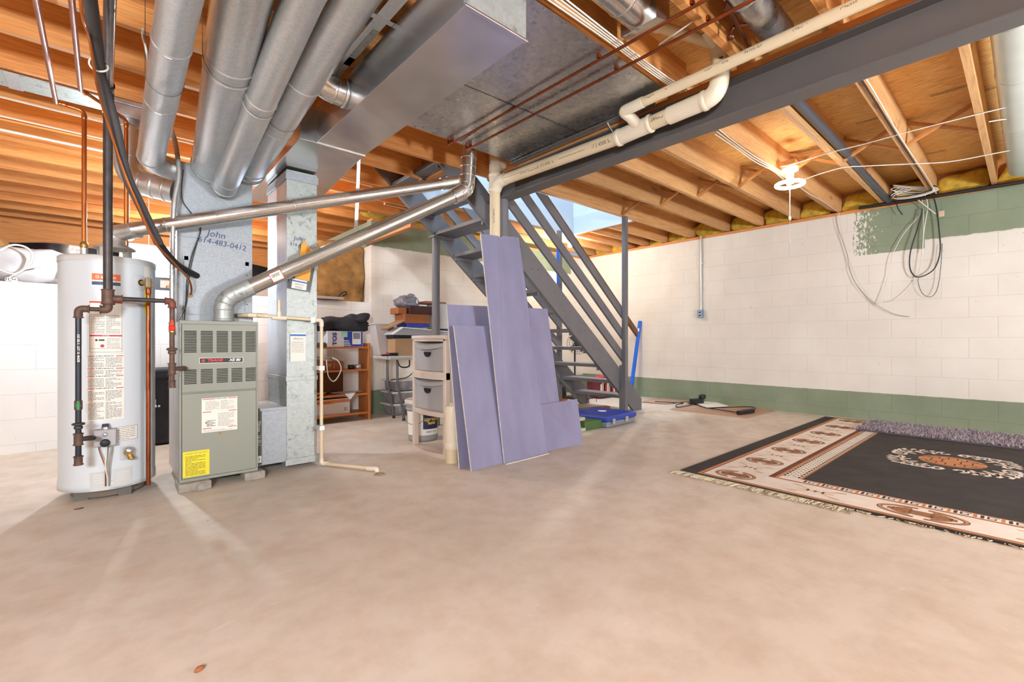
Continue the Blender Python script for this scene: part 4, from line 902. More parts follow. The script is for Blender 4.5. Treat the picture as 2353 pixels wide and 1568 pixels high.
f = onpipe(p0.lerp(p1, .62), .045, -.3); lines(m, f, -.16, .10, -.010, .004, 1, INK, .0008, .2, 3); lines(m, onpipe(p0.lerp(p1, .13), .045, -.2), -.12, .12, -.008, .006, 1, INK, .0008, .2, 4); m.obj('drain_run', ST)
f = cylmap((XS, YS, 0), .046, math.atan2(-YS, -XS) - .25, 1.98); m = MB(INK).text('CHARLOTTE', .022, lambda u, v, w_=0: f(v, -u, .0008)); m.obj('stack_print', ST)
wy = V((2.60, 1.70, 2.275))
m = MB(PVCW, True).tube([p1 + V((0, .05, 0)), wy + V((0, -.11, .006))], .052, 28).ring(p1 + V((0, .035, 0)), dd, .052, .035, 28, .005).ring(wy + V((0, -.1, .006)), dd, .052, .03, 28, .005).tube([wy + V((0, -.02, .01)), wy + V((-.03, -.02, .02)), wy + V((-.075, .01, .075))], .034, 22); m.obj('wye_fitting', ST)
e1 = V((2.60, 1.22, 2.32))
MB(PVC, True).tube([wy + V((0, -.1, .006)), V((2.60, 1.44, 2.285))], .045, 28).obj('short_run', ST)
m = MB(INK).text('CHARL', .03, onpipe(V((2.60, 1.53, 2.281)), .045, -.1), squeeze=.9); m.obj('pipe_print', ST)
pth = fillet([(2.60, 1.47, 2.283), (2.60, 1.17, 2.29), (2.60, 1.155, 2.45)], .16, 9); m = MB(PVCW, True).tube(pth, .052, 28).ring(pth[1], pth[1] - pth[0], .052, .035, 28, .005).ring(pth[-1] - V((0, 0, .03)), (0, 0, 1), .052, .035, 28, .005); m.obj('sweep_elbow', ST)
m = MB(PVC, True).tube([(2.60, 1.155, 2.44), (2.60, 1.155, 2.55)], .046, 24); m.use(PVCW).tube([(2.60, 1.155, 2.50), (2.60, 1.155, 2.59), (2.60, 1.155, 2.60), (2.60, 1.155, 2.65), (2.60, 1.155, 2.674)], [.052, .052, .05, .05, .075], 28).tube([(2.60, 1.155, 2.54), (2.50, 1.20, 2.62)], .032, 20); m.obj('closet_flange', ST)
f = cylmap((2.60, 1.155, 0), .0465, math.atan2(-1.155, -2.6), 2.47); MB(INK).text('9', .03, lambda u, v, w_=0: f(v, -u, .0008), bold=.001).obj('flange_print', ST)
q0 = V((2.565, 1.20, 2.59)); q1 = oz(1478, 50, 2.62)
MB(PVC, True).tube([q0, q1], .029, 22).obj('small_branch', ST); MB(PVCW, True).tube([q0.lerp(q1, .78), q0.lerp(q1, .9)], .034, 22).obj('coupling', ST)
# 2 inch pipe
u0 = wy + V((-.07, .01, .07)); u1 = V((2.49, 1.62, 2.372)); u2 = V((2.49, -1.2, 2.405))
SP = thing('vent_pipe', 'thinner cream PVC pipe running from the wye along the joist ends', 'pipe', u1)
MB(PVCW, True).tube(fillet([u0, V((2.49, 1.73, 2.37)), V((2.49, 1.58, 2.373))], .06, 8), .034, 22).obj('elbow_fitting', SP)
dd = V((0, -1, .01)).normalized(); sd = V((-1, 0, 0)); ud_ = V((0, 0, 1))
m = MB(PVC, True).tube([V((2.49, 1.62, 2.372)), u2], .0295, 24).use(INK, False)
for txt, yy in (('CP602F', 1.52), ('10  11', 1.40), ('NOT', 1.16), ('FOR', 1.07), ('PRESSURE', .93), ('AFBH  1', .72), ('CP602F', .53), ('10  11', .43), ('NOT', .30)):
    m.text(txt, .021, (lambda c: lambda u, v, w_=0: c - V((0, 1, 0)) * u * 1 + (V((-1, 0, 0)) * math.cos(-.25 + v / .0295) + V((0, 0, 1)) * math.sin(-.25 + v / .0295)) * .0301)(V((2.49, yy, 2.375 + (1.6 - yy) * .0117))), squeeze=.95)
m.obj('pipe_run', SP)
m = MB(mat('tie_wire', '5d5750'), True).ring((2.49, .36, 2.388), (0, 1, 0), .0295, .006, 20, .002); m.obj('hanger_ring', SP)
tag(MB(CABLE, True).tube(spline([V((2.63, 1.96, 2.445)), V((2.645, 1.95, 2.40)), oz(1425, 338, 2.32), oz(1395, 366, 2.27)], 6), .004, 6).obj('loose_cable'), 'short loose end of white cable beside the drain pipe and beam', 'cable')
tag(MB(GALV).bar((2.16, 1.28, 2.44), (2.40, 1.05, 2.665), .003, .02).obj('hanger_strap'), 'thin steel strap slanting between the small cream branch and copper pipes', 'strap')
# abs pipe in joist bay right of the beam
m = MB(mat('dark_gray_abs', '4a4b52', .35, 0, .05, 4), True); a = oz(1838, 235, 2.50); b = oz(2035, 462, 2.47)
t = thing('abs_pipe', 'dark gray plastic pipe along the joist toward the right wall', 'pipe', (a.x, a.y, 2.45)); yy = (a.y + b.y) / 2
m.tube(spline([(2.85, yy - .02, 2.50), (4.6, yy - .01, 2.50), (5.0, yy, 2.495), (6.4, yy - .01, 2.455), (6.62, yy - .01, 2.455)], 6), .032, 20); m.obj('pipe_run', t)
MB(MT['dark_gray_abs'], True).ring((3.15, yy - .018, 2.50), (1, 0, 0), .032, .012, 20, .004).ring((4.8, yy - .008, 2.498), (1, 0, 0), .032, .11, 20, .005).obj('coupling', t)
t = MB(BLK, True).tube(spline([(6.50, 1.30, 2.43), (6.49, .9, 2.415), (6.49, .5, 2.41), (6.49, 0, 2.405), (6.50, -.7, 2.42)], 6), .019, 12)
tag(t.obj('insulated_line'), 'black insulated line along the top of the right wall', 'pipe')

# ================================================================ STAIRCASE
SL = .83
def zl_(x): return .192 + SL * (4.892 - x)          # lower edge of stringers
SG = thing('staircase', 'open gray painted wooden staircase rising to the floor above', 'staircase', (3.9, 3.84, 0))
VT_ = .304
for nm, y0, y1, lab in (('stringer', 3.39, 3.43, 'near stringer'), ('stringer', 4.26, 4.30, 'far stringer')):
    xt_ = 1.95; xb = 4.892 + .192 / SL; xf = 5.30
    MB(STG).prism([(xb, y0, 0), (xf, y0, 0), (xf, y0, .135), (xf - .09, y0, zl_(xf - .09) + VT_), (xt_, y0, zl_(xt_) + VT_), (xt_, y0, zl_(xt_))], (0, y1 - y0, 0)).obj(nm, SG, bevel=.002)
for k in range(1, 13):
    z = .2077 * k - .0; xm = 4.892 - (z - .344) / SL
    o = MB(STG).box(xm - .13, xm + .13, 3.43, 4.26, z - .038, z).obj('tread', SG, bevel=.003)
    MB(STG).box(xm - .12, xm + .1, 3.4305, 3.455, z - .075, z - .0385).box(xm - .12, xm + .1, 4.235, 4.2595, z - .075, z - .0385).obj('cleat', SG)
m = MB(DARK)
for k in range(2, 12):
    z = .2077 * k - .02; xm = 4.892 - (z - .344) / SL
    for dx in (-.04, .05): m.ball((xm + dx, 3.389, z), .005, .002, .005, 8)
m.obj('screw_head', SG)
def rail(y0, y1, par, tops, xe=5.0, zmax=2.43, far=False):
    for zb_, zt_ in tops:
        x0 = xe - (zmax - zb_) / SL; k = (zt_ - zb_); x0b = xe - (zmax - zt_) / SL
        MB(STG).prism([(xe, y0, zb_), (xe, y0, zt_), (x0b, y0, zmax), (x0, y0, zmax)], (0, y1 - y0, 0)).obj('guard_rail', par, bevel=.0015)
rail(3.355, 3.385, SG, ((.64, .765), (.915, 1.035), (1.178, 1.285)), 4.84)
rail(4.305, 4.335, SG, ((.75, .87), (1.04, 1.16), (1.32, 1.44)), 4.76)
MB(STG).box(4.80, 4.86, 3.30, 3.352, .0, 2.44).obj('newel_post', SG, bevel=.002)
MB(STG).box(4.80, 4.845, 3.3525, 3.3895, .0, .60).obj('post_spacer', SG, bevel=.002)
m = MB(STG).box(4.74, 4.80, 4.338, 4.39, 0, 2.44); m.obj('newel_post', SG, bevel=.002)
m = MB(BLUEP).box(4.736, 4.7398, 4.345, 4.385, 1.70, 2.30); m.obj('blue_lit_strip', SG)  # blue strip paints in the blue light falling on the far post
hx, hz0 = 5.29, .955
MB(HANDR).prism([(hx, 3.44, hz0), (hx, 3.44, hz0 + .09), (hx - 1.72, 3.44, hz0 + .09 + SL * 1.72), (hx - 1.76, 3.44, hz0 + SL * 1.76)], (0, .036, 0)).obj('handrail', SG, bevel=.004)
m = MB(BRASS)
for q in (.5, 1.3): m.obox((hx - q, 3.405, hz0 + SL * q - .02), (.03, 0, 0), (0, .04, 0), (0, 0, .02))
m.obj('rail_bracket', SG)
a = oy(990, 548, 4.28); m = MB(STG, True).tube([(2.66, 4.21, 0), (2.66, 4.21, 2.0)], .042, 24)
PS = thing('steel_column', 'round gray steel column standing under the far stair stringer', 'column', (2.66, 4.21, 0)); m.obj('shaft', PS)
MB(STG).box(2.60, 2.72, 4.15, 4.258, 2.0, 2.015).obj('top_plate', PS)

# ================================================================ PURPLE DRYWALL SHEETS
def board(label, BL, BR, TLp, TRp, th=.0127, cut=None, ragged=False):
    BL, BR, TL, TRr = V(BL), V(BR), V(TLp), V(TRp); n = (BR - BL).cross(TL - BL).normalized()
    if n.dot(V((0, 0, CH)) - BL) < 0: n = -n      # faces the room
    t = thing('drywall_sheet', label, 'drywall', ((BL + BR) / 2)); q = [BL, BR]
    if ragged: q += [BR.lerp(TRr, .6), BR.lerp(TRr, .8) + V((.004, 0, 0)), TRr, TRr.lerp(TL, .42) + V((0, 0, .0)), TRr.lerp(TL, .5) - V((0, 0, .028)), TRr.lerp(TL, .56) - V((0, 0, .005))] + [TL]
    elif cut: q += cut + [TL]
    else: q += [TRr, TL]
    m = MB(GYPS).prism([p - n * th for p in q], n * (th - .0008)); m.obj('gypsum_core', t)
    m = MB(PURP).prism([p - n * .0007 for p in q], n * .0007); m.obj('paper_face', t); return t, n
bA, n_ = board('widest purple drywall sheet at the back of the leaning group', (1.875, 2.66, .003), (2.97, 2.655, .003), oy(1027, 700, 2.955), oy(1258, 710, 2.955))
bC, nC = board('tallest narrow purple drywall sheet, leaning with a broken top edge', oz(1160, 1066, .004), oz(1258, 1041, .004), oy(1105, 537, 2.925), oy(1192, 546, 2.925), ragged=True)
bB, n_ = board('medium purple drywall sheet in front at the left of the group', oz(1084, 1083, .003), oz(1157, 1065, .003), oy(1043, 748, 2.83), oy(1136, 750, 2.83))
q = oz(1340, 1021, .003); q2 = oz(1252, 1043, .003)
bD, n_ = board('short purple drywall offcut at the lower right of the group', (q2.x - .06, q2.y + .05, .003), (q.x, q.y + .0, .003), oy(1238, 931, 2.70), oy(1139 + 187, 917, 2.72))
q = oz(1160, 1067, .002); q2 = oz(1256, 1043, .002); m = MB(PAPER).prism([q + V((0, -.02, 0)), q2 + V((.01, -.02, 0)), q2 + V((.01, -.004, 0)), q + V((0, -.004, 0))], (0, 0, .004)); m.use(INK)
f = plane(q.lerp(q2, .3) + V((0, -.012, .0062)), q2 - q, (0, 1, 0)); m.text('SHEETROCK', .012, f); tag(m.obj('edge_strip'), 'white printed paper strip on the floor at the tallest sheet foot', 'paper strip')
a = oy(1214, 735, 2.80); m = MB(CARDD).prism([a + V((0, 0, .055)), a + V((.035, .0, -.05)), a + V((-.04, .0, .012))], (0, .004, 0)); m.obj('torn_paper_flap', bC)
# standpipe left of the sheets
c = oz(1042, 1061, 0)
m = MB(PVCW, True); t = thing('cleanout_pipe', 'short upright cream PVC standpipe left of the purple sheets', 'pipe', c); c = V((c.x - .02, c.y - .005, 0)); dC_ = c.dot(FW)
MB(PVC, True).tube([c, c + V((0, 0, .24))], .046, 24).obj('lower_pipe', t)
z1 = hzd(1030, dC_); z2 = hzd(936, dC_); m.tube([c + V((0, 0, z1)), c + V((0, 0, z2))], .052, 24).ring(c + V((0, 0, z1 + .02)), (0, 0, 1), .052, .05, 24, .004).ring(c + V((0, 0, z2 - .03)), (0, 0, 1), .052, .06, 24, .004); m.obj('coupling', t)
MB(PVCW, True).tube([c + V((0, 0, z2)), c + V((0, 0, z2 + .012))], .047, 24).box(c.x - .012, c.x + .012, c.y - .012, c.y + .012, z2 + .012, z2 + .03).obj('threaded_plug', t)

# ================================================================ DRAWER TOWER (faces left)
DX0, DX1, DY0, DY1 = 1.935, 2.29, 2.93, 3.43
DT = thing('drawer_tower', 'taupe plastic storage tower with two gray drawers', 'drawer unit', ((DX0 + DX1) / 2, (DY0 + DY1) / 2, 0))
m = MB(TAUPE)
for (yy) in (DY0, DY1 - .045):
    m.box(DX0, DX0 + .05, yy + (.015 if yy > 3 else 0), yy + (.045 if yy > 3 else .04), .03, .93).box(DX1 - .05, DX1, yy, yy + .045, .03, .93)
    m.box(DX0 + .05, DX1 - .05, yy + .012, yy + .03, .34, .93)
m.obj('side_frame', DT, bevel=.008)
def bow(z0, z1):
    return [(DX0 - .035 * math.sin(math.pi * i / 10), DY0 + (DY1 - DY0) * i / 10, z0) for i in range(11)] + [(DX1, DY1, z0), (DX1, DY0, z0)]
for (z0, z1) in ((.0, .035), (.315, .35), (.60, .66)):
    MB(TAUPE).prism(bow(z0, z1), (0, 0, z1 - z0)).obj('cross_shelf', DT, bevel=.004)
MB(TAUPE).box(DX0 - .01, DX1, DY0, DY1, .915, .945).box(DX0, DX0 + .02, DY0, DY1, .895, .92).obj('top_panel', DT, bevel=.008)
for (z0, z1) in ((.352, .585), (.662, .875)):
    D = MB(BINGR); ya, yb2 = DY0 + .042, DY1 - .028
    D.prism([(DX0 + .012, ya + .01, z0), (DX0 + .012, yb2 - .04, z0), (DX0 + .008, yb2, z1), (DX0 + .008, ya, z1)], (.28, 0, 0))
    D.prism([(DX0 - .03 * math.sin(math.pi * i / 8) + .004, ya - .004 + (yb2 - ya + .008) * i / 8, z1 - .045 * math.sin(math.pi * (.15 + .7 * i / 8))) for i in range(9)] + [(DX0 + .03, yb2, z1 - .03), (DX0 + .03, ya, z1 - .03)], (0, 0, .03))
    dr = D.obj('drawer', DT, bevel=.003)
    MB(DARK).prism([(DX0 - .0155 + .02, (ya + yb2) / 2 + .045 * math.cos(a), z1 - .062 - .04 * math.sin(a)) for a in [i * math.pi / 10 for i in range(11)]], (-.012, 0, 0)).obj('finger_pull', dr)

# ================================================================ BUCKET
c = oz(972, 1010, 0); c = V((2.20, 3.70, 0))
BK = thing('joint_compound_bucket', 'gray bucket of joint compound with printed label behind the drawers', 'bucket', c)
MB(mat('bucket_grey', '9b9999', .4, 0, .05, 5), True).lathe([(0, .002), (.128, .002), (.132, .02), (.150, .335), (0, .335)], c, 36).obj('body', BK)
for z in (.29, .32): MB(MT['bucket_grey'], True).ring(c + V((0, 0, z)), (0, 0, 1), .150, .02, 36, .008).obj('rim_band', BK)
MB(mat('bucket_lid', 'c9bdb0', .5, 0, .05, 5), True).lathe([(.165, .335), (.166, .36), (.155, .372), (.145, .365), (0, .368)], c, 36).obj('lid', BK)
ac = math.atan2(-c.y, -c.x); f = cylmap(c, .141, ac, .16)
m = MB(PAPER); m.add([f(-.16 + .32 * i / 20, v, .002 + (v + .1) * .045) for v in (-.1, .11) for i in range(21)], [(i, i + 1, 22 + i, 21 + i) for i in range(20)], True)
m.use(mat('label_navy', '27254f', .5)); m.add([f(.0 + .15 * i / 10, v, .004 + (v + .1) * .045) for v in (-.045, .11) for i in range(11)], [(i, i + 1, 12 + i, 11 + i) for i in range(10)], True)
g = lambda k: (lambda u, v, w_=0: f(u + .075, v + k, .006 + (v + k + .1) * .045)); m.use(mat('label_yellow', 'e4c23a', .5)).text('spread', .05, g(.045), bold=.001); m.text('lasts', .04, g(.01), bold=.001); m.use(INK).text('READY MIX', .018, g(-.07))
m.obj('label', BK)
m = MB(mat('tie_wire', '5d5750'), True).tube(spline([c + V((-.155, .05, .3)), c + V((-.2, -.02, .2)), c + V((-.13, -.13, .17)), c + V((.05, -.165, .3))], 6), .0022, 6); m.obj('handle', BK)

# ================================================================ SHELF UNIT
UX0, UX1, UY0, UY1 = 1.30, 2.30, 5.03, 5.31
SH = thing('wooden_shelf_unit', 'low orange wood shelf unit against the back wall', 'shelf', ((UX0 + UX1) / 2, 5.17, 0))
for x_ in (UX0, UX1 - .022): MB(wood('orange_shelf_side', '9c5726', 'b86c34', 'c97d42', 'Z', .5, .45) if x_ == UX0 else bpy.data.materials['orange_shelf_side']).box(x_, x_ + .022, UY0, UY1, 0, .875).obj('side_panel', SH, bevel=.001)
SZ = (.07, .285, .56, .815)
for z in SZ: MB(SHELFW).box(UX0 + .022, UX1 - .022, UY0 + .008, UY1, z, z + .02).obj('shelf_board', SH, bevel=.001)
for z in (.07, .285, .815): MB(SHELFW).box(UX1, UX1 + .05, UY0 + .1, UY0 + .135, z - .006, z + .02).obj('batten_end', SH)
MB(mat('dark_back_panel', '6e3f22', .7, 0, .15, 4)).box(UX0 + .022, 2.09, UY1 - .008, UY1, .09, .555).obj('back_panel', SH)
zs_ = SZ[3] + .02
# on the shelf: monitor box, black bag, books
BX = thing('monitor_box', 'blue and white printed monitor box on the top shelf', 'box', (2.0, 5.14, zs_))
MB(mat('box_white_print', 'dcdfe6', .6, 0, .05, 9)).box(1.82, 2.22, 5.05, 5.28, zs_, zs_ + .175).obj('carton', BX, bevel=.002)
f = plane((2.02, 5.0488, zs_ + .0875), (1, 0, 0), (0, 0, 1)); m = MB(BLUE)
m.patch(f, -.02, -.085, .195, .085); m.use(WHITE); [m.patch(f, -.08 , -.075 + k * .018, .06 - k * .008, -.067 + k * .018, .0008) for k in range(4)]
m.use(BLUE).text('TOS', .075, lambda u, v, w_=0: f(-.12 - v * .8, u, .001), bold=.003); m.use(mat('screen_print', '83807e', .4)).patch(f, .085, -.0, .165, .07, .0016)
m.use(WHITE).patch(f, .075, -.06, .175, .08, .0012); m.use(mat('screen_print', '83807e')).patch(f, .09, .005, .16, .068, .0018); m.use(mat('mint_paper', 'a6cfc0')).patch(f, -.05, .02, .02, .085, .002)
m.obj('front_print', BX)
m = MB(BLKC, True).lump((1.98, 5.15, zs_ + .175 + .08), (.32, .11, .08), .75, .35, 9, 12, 40, .6); m.lump((2.18, 5.12, zs_ + .32), (.14, .09, .055), .8, .4, 11, 5, 30, .6)
tag(m.obj('black_bag'), 'crumpled black fabric bag lying on the blue and white box', 'bag')
m = MB(mat('dusty_book', '5a5c66', .6, 0, .3, 9)).box(1.58, 1.80, 5.06, 5.26, zs_, zs_ + .018).prism([(1.60, 5.05, zs_ + .018), (1.80, 5.05, zs_ + .018), (1.80, 5.05, zs_ + .05), (1.60, 5.05, zs_ + .03)], (0, .2, 0))
tag(m.obj('binder'), 'dark binder lying on the top shelf left of the monitor box', 'binder')
tag(MB(mat('pale_foam_board', 'bcc6d8', .7)).box(1.60, 1.80, 5.28, 5.30, zs_, zs_ + .22).obj('foam_board'), 'pale blue board standing behind the items on the top shelf', 'board')
zs_ = SZ[2] + .02
SC_ = thing('leather_suitcase', 'small brown leather case with orange clasps on the middle shelf', 'suitcase', (1.82, 5.13, zs_))
MB(BROWN).box(1.64, 2.0, 5.05, 5.27, zs_, zs_ + .10).obj('case_body', SC_, bevel=.01)
m = MB(mat('clasp_orange', 'd2694a', .4, .3))
for x_ in (1.765, 1.875): m.box(x_, x_ + .035, 5.044, 5.05, zs_ + .07, zs_ + .076).box(x_ + .015, x_ + .022, 5.044, 5.05, zs_ + .02, zs_ + .07)
m.obj('clasp', SC_); MB(BRASS).box(1.825, 1.86, 5.043, 5.05, zs_ + .04, zs_ + .075).obj('lock', SC_)
m = MB(CABLE, True); c = V((1.80, 5.12, zs_ + .115))
for k in range(4): m.tube([c + V(((.10 - .006 * k) * math.cos(t), (.055) * math.sin(t), .006 * k + .012 * math.sin(t * 2 + k))) for t in [i * math.pi / 12 for i in range(24)]], .0055, 6, close=True)
m.tube(spline([(1.80, 5.02, .70), (1.795, 4.99, .62), (1.81, 4.985, .52), (1.86, 4.985, .465), (1.91, 4.985, .51), (1.945, 4.985, .60), (1.92, 5.0, .68), (1.87, 5.05, .72)], 6), .006, 8)
tag(m.obj('cable_coil'), 'coil of white cable on the brown case, one loop hanging down', 'cable')
for x_, r_, mt_, lab in ((2.11, .035, BLK, 'dark tape roll on the middle shelf beside the brown case'), (2.19, .04, GALV, 'silver tape roll on the middle shelf, near the side panel')):
    tag(MB(mt_, True).lathe([(r_ * .5, 0), (r_, 0), (r_, .05), (r_ * .5, .05), (r_ * .5, 0)], (x_, 5.12, zs_), 24).obj('tape_roll'), lab, 'tape roll')
zs_ = SZ[1] + .02
m = MB(mat('wicker', 'b9743c', .7, 0, .3, 40, .5), True).lathe([(0, .003), (.04, .003), (.075, .035), (.072, .038), (.038, .01), (0, .01)], (1.76, 5.12, zs_), 24); m.tube(spline([(1.75, 5.12, zs_ + .01), (1.77, 5.11, zs_ + .05), (1.80, 5.1, zs_ + .09)], 5), .003, 6)
tag(m.obj('wicker_basket'), 'small shallow wicker basket on the third shelf', 'basket')
PP = MB(mat('paper_sheets', 'd8d0cb', .8), False)
for k in range(6):
    a = R.uniform(-.5, .5); c = V((2.06 + R.uniform(-.06, .06), 5.13, zs_ + .002 + k * .004)); ux = V((math.cos(a), math.sin(a) * .4, R.uniform(-.03, .03))); uy = V((-math.sin(a) * .4, math.cos(a) * .5, 0)); PP.obox(c - ux * .13 - uy * .1, ux * .26, uy * .2, (0, 0, .0015))
PP.prism([(2.0, 5.03, zs_ + .012), (2.12, 5.03, zs_ + .012), (2.05, 4.995, zs_ - .055)], (0, .002, 0))
tag(PP.obj('paper_pile'), 'loose pile of white papers on the third shelf, one corner hanging', 'papers')
tag(MB(BLK, True).tube(spline([(1.80, 5.2, zs_ + .03), (1.86, 5.18, zs_ + .012), (1.92, 5.2, zs_ + .028), (1.99, 5.18, zs_ + .03)], 6), .007, 8).obj('hand_tool'), 'thin black handled tool behind papers on the third shelf', 'tool')
zs_ = SZ[0] + .02
RB = thing('printed_carton', 'low white carton with orange lettering on the bottom shelf', 'box', (1.85, 5.16, zs_))
MB(mat('carton_white', 'd6cac4', .7, 0, .04, 4)).box(1.62, 2.08, 5.08, 5.28, zs_, zs_ + .17).obj('carton', RB, bevel=.002)
f = plane((1.85, 5.079, zs_ + .085), (1, 0, 0), (0, 0, 1)); m = MB(mat('carton_orange', 'd9812c')).patch(f, -.23, .035, .05, .068); m.patch(f, -.23, .055, .23, .075, .0003); m.use(REDI).patch(f, .05, .045, .23, .052, .0008); m.text('KEEP REFRIGERATED', .026, lambda u, v, w_=0: f(u - .09, v + .05, .0009), squeeze=.8, bold=.0008); m.use(INK).patch(f, .165, -.05, .2, -.015, .0006); m.use(PAPER).patch(f, .168, -.047, .197, -.018, .0009); lines(m, f, .17, .195, -.045, -.02, 3, INK, .0012, .6, 3)
m.obj('print', RB)
# orange insulation batt on the ledge and other crawl space things
m = MB(BINS, True).lump((2.13, 5.66, 1.72), (.36, .10, .38), .38, .16, 7, 21, 64, .5)
tag(m.obj('insulation_batt'), 'big ragged brown fibreglass batt standing on the crawlspace ledge', 'insulation')
tag(MB(mat('grey_plank', 'b7a7a0', .7)).box(1.75, 2.12, 5.36, 5.5, 1.385, 1.415).obj('plank'), 'thin gray board lying on the ledge before the brown batt', 'board')
tag(MB(BLK, True).tube(spline([(2.08, 5.42, 1.42), (2.12, 5.41, 1.47), (2.16, 5.40, 1.485), (2.17, 5.4, 1.46), (2.12, 5.4, 1.43)], 5), .008, 8).obj('strap_loop'), 'small black strap loop on the gray board by the batt', 'strap')
m = MB(BINS, True).lump((-1.05, 6.0, 1.50), (.5, .25, .30), .7, .2, 6, 31, 40, .5)
tag(m.obj('insulation_batt'), 'heap of brown fibreglass at the far left on the ledge', 'insulation')
m = MB(mat('white_poly_sheeting', 'aaa5a3', .4, 0, .16, 8, .2), True).lump((-.42, 5.55, 1.53), (.32, .11, .14), .7, .16, 7, 17, 48, .5)
tag(m.obj('plastic_roll'), 'crumpled white plastic covered roll on the left ledge', 'plastic')
m = MB(CABLE, True)
for k in range(6): m.tube([(-.20 + (.05 + .007 * k) * math.cos(t) * .7, 5.41 + .02 * math.sin(t + k), 1.475 + (.07 + .004 * k) * math.sin(t)) for t in [i * math.pi / 12 for i in range(24)]], .0035, 6, close=True)
m.tube(spline([oy(0, 575, 5.42), oy(30, 563, 5.41), oy(62, 570, 5.40), oy(74, 590, 5.40), oy(60, 615, 5.40), oy(20, 640, 5.43), oy(50, 650, 5.40)], 8), .0075, 8).tube(spline([oy(-5, 618, 5.40), oy(30, 630, 5.39), oy(60, 618, 5.39), oy(95, 612, 5.39)], 6), .006, 8)
tag(m.obj('white_cord_coil'), 'coiled white extension cord resting on the plastic roll', 'cord')
m = MB(WHITE, True)
for x_ in (18, 33): c = oy(x_, 647, 5.44); m.ball(V((c.x, c.y, 1.395)), .018, .018, .018, 16)
m.use(INK); [m.ball((oy(x_, 647, 5.44).x + dx, 5.422, 1.396), .004, .003, .006, 8) for x_ in (18, 33) for dx in (-.006, .006)]
tag(m.obj('cord_plug'), 'pair of white round plugs on the left ledge', 'plug')
m = MB(mat('black_poly_sheet', '17171b', .25, 0, .3, 6, .5), True).sheet(lambda u, v: (-2.6 + 4.9 * u, 8.5 + .05 * math.sin(u * 40), 2.15 - v * .30 + .03 * math.sin(u * 17)), 60, 6, .003, (0, 1, 0))
tag(m.obj('black_plastic_sheet'), 'long black plastic sheet hanging at the far crawlspace wall', 'plastic')
# monitor on the ledge
c = oy(350, 650, 5.46)
MN = thing('computer_monitor', 'flat computer monitor standing on the ledge behind the heater', 'monitor', (c.x, c.y, 1.377))
m = MB(mat('monitor_bezel', '8d919c', .4)).box(c.x - .21, c.x + .2, 5.47, 5.50, 1.50, 1.80); m.obj('screen_housing', MN, bevel=.004)
MB(mat('monitor_screen', 'a6b2c8', .25)).box(c.x - .20, c.x + .19, 5.468, 5.4715, 1.52, 1.79).obj('screen', MN)
MB(WHITE).box(c.x - .235, c.x - .213, 5.46, 5.50, 1.45, 1.82).obj('side_bezel', MN)
MB(BLK).box(c.x - .05, c.x + .06, 5.475, 5.495, 1.40, 1.50).box(c.x - .11, c.x + .13, 5.41, 5.54, 1.377, 1.40).obj('stand', MN)
tag(MB(CARDD).box(.46, .70, 5.42, 5.55, 1.377, 1.43).obj('brown_box'), 'low brown box on the ledge right of the monitor stand', 'box')
# black fabric case on the floor
BC = thing('black_storage_case', 'black fabric storage case on the floor between heater and furnace', 'case', (.42, 5.1, 0))
MB(BLKC).box(.12, .68, 4.98, 5.32, .01, .62).obj('case_body', BC, bevel=.02)
MB(BLKC).box(.10, .70, 4.95, 5.33, .575, .66).obj('lid', BC, bevel=.02)
MB(GALV, True).tube([(.34, 4.972, .40), (.34, 4.972, .34)], .005, 8).ball((.34, 4.965, .34), .012).ball((.365, 4.965, .34), .01).obj('latch', BC)

# ================================================================ FOLDING TABLE AND ITS CLUTTER
TX0, TX1, TY0, TY1, TZ = 2.32, 3.56, 4.60, 5.02, .735
FT = thing('folding_table', 'white plastic folding table behind the storage tower', 'table', ((TX0 + TX1) / 2, 5.0, 0))
MB(mat('table_top_plastic', 'b9b4b0', .45, 0, .04, 6)).box(TX0, TX1, TY0, TY1, TZ - .04, TZ).obj('tabletop', FT, bevel=.012)
for yy in (TY0 + .09, TY1 - .09):
    MB(mat('grey_tube_steel', '6d6c72', .35, .6, .1, 8), True).tube(fillet([(TX0 + .14, yy, TZ - .045), (TX0 + .14, yy, .42), (TX0 + .19, yy, .22), (TX0 + .22, yy, .02)], .08), .0135, 12).obj('leg', FT)
    MB(BLK, True).tube([(TX0 + .22, yy, .03), (TX0 + .222, yy, 0)], .017, 12).obj('rubber_foot', FT)
MB(MT['grey_tube_steel'], True).tube([(TX1 - .15, TY0 + .09, TZ - .045), (TX1 - .15, TY0 + .09, 0)], .0135, 12).obj('leg', FT)
MB(MT['grey_tube_steel'], True).tube([(TX1 - .15, TY1 - .09, TZ - .045), (TX1 - .15, TY1 - .09, 0)], .0135, 12).obj('leg', FT)
MB(BLK, True).tube(spline([(TX0 + .12, TY0 + .05, TZ - .05), (TX0 + .15, TY0 + .03, TZ - .12), (TX0 + .25, TY0 + .03, TZ - .12), (TX0 + .27, TY0 + .05, TZ - .05)], 5), .008, 8).obj('carry_handle', FT)
m = MB(mat('white_bin_plastic', 'bcb4b2', .45, 0, .05, 6)); z = TZ + .002
m.prism([(TX0 + .01, 4.86, z), (TX0 + .16, 4.86, z), (TX0 + .185, 4.86, z + .36), (TX0 - .045, 4.86, z + .36)], (0, .15, 0)).box(TX0 - .055, TX0 + .195, 4.85, 5.02, z + .345, z + .362)
tag(m.obj('waste_bin', bevel=.01), 'tall pale plastic bin standing on the table left end', 'bin')
tag(MB(mat('corrugated_box', 'b08a63', .8, 0, .06, 5)).box(2.76, 3.14, 4.72, 4.90, TZ + .001, TZ + .19).obj('cardboard_box', bevel=.002), 'plain brown cardboard box on the table under the gray lid', 'box')
f = plane((2.80, 4.7185, TZ + .12), (1, 0, 0), (0, 0, 1))
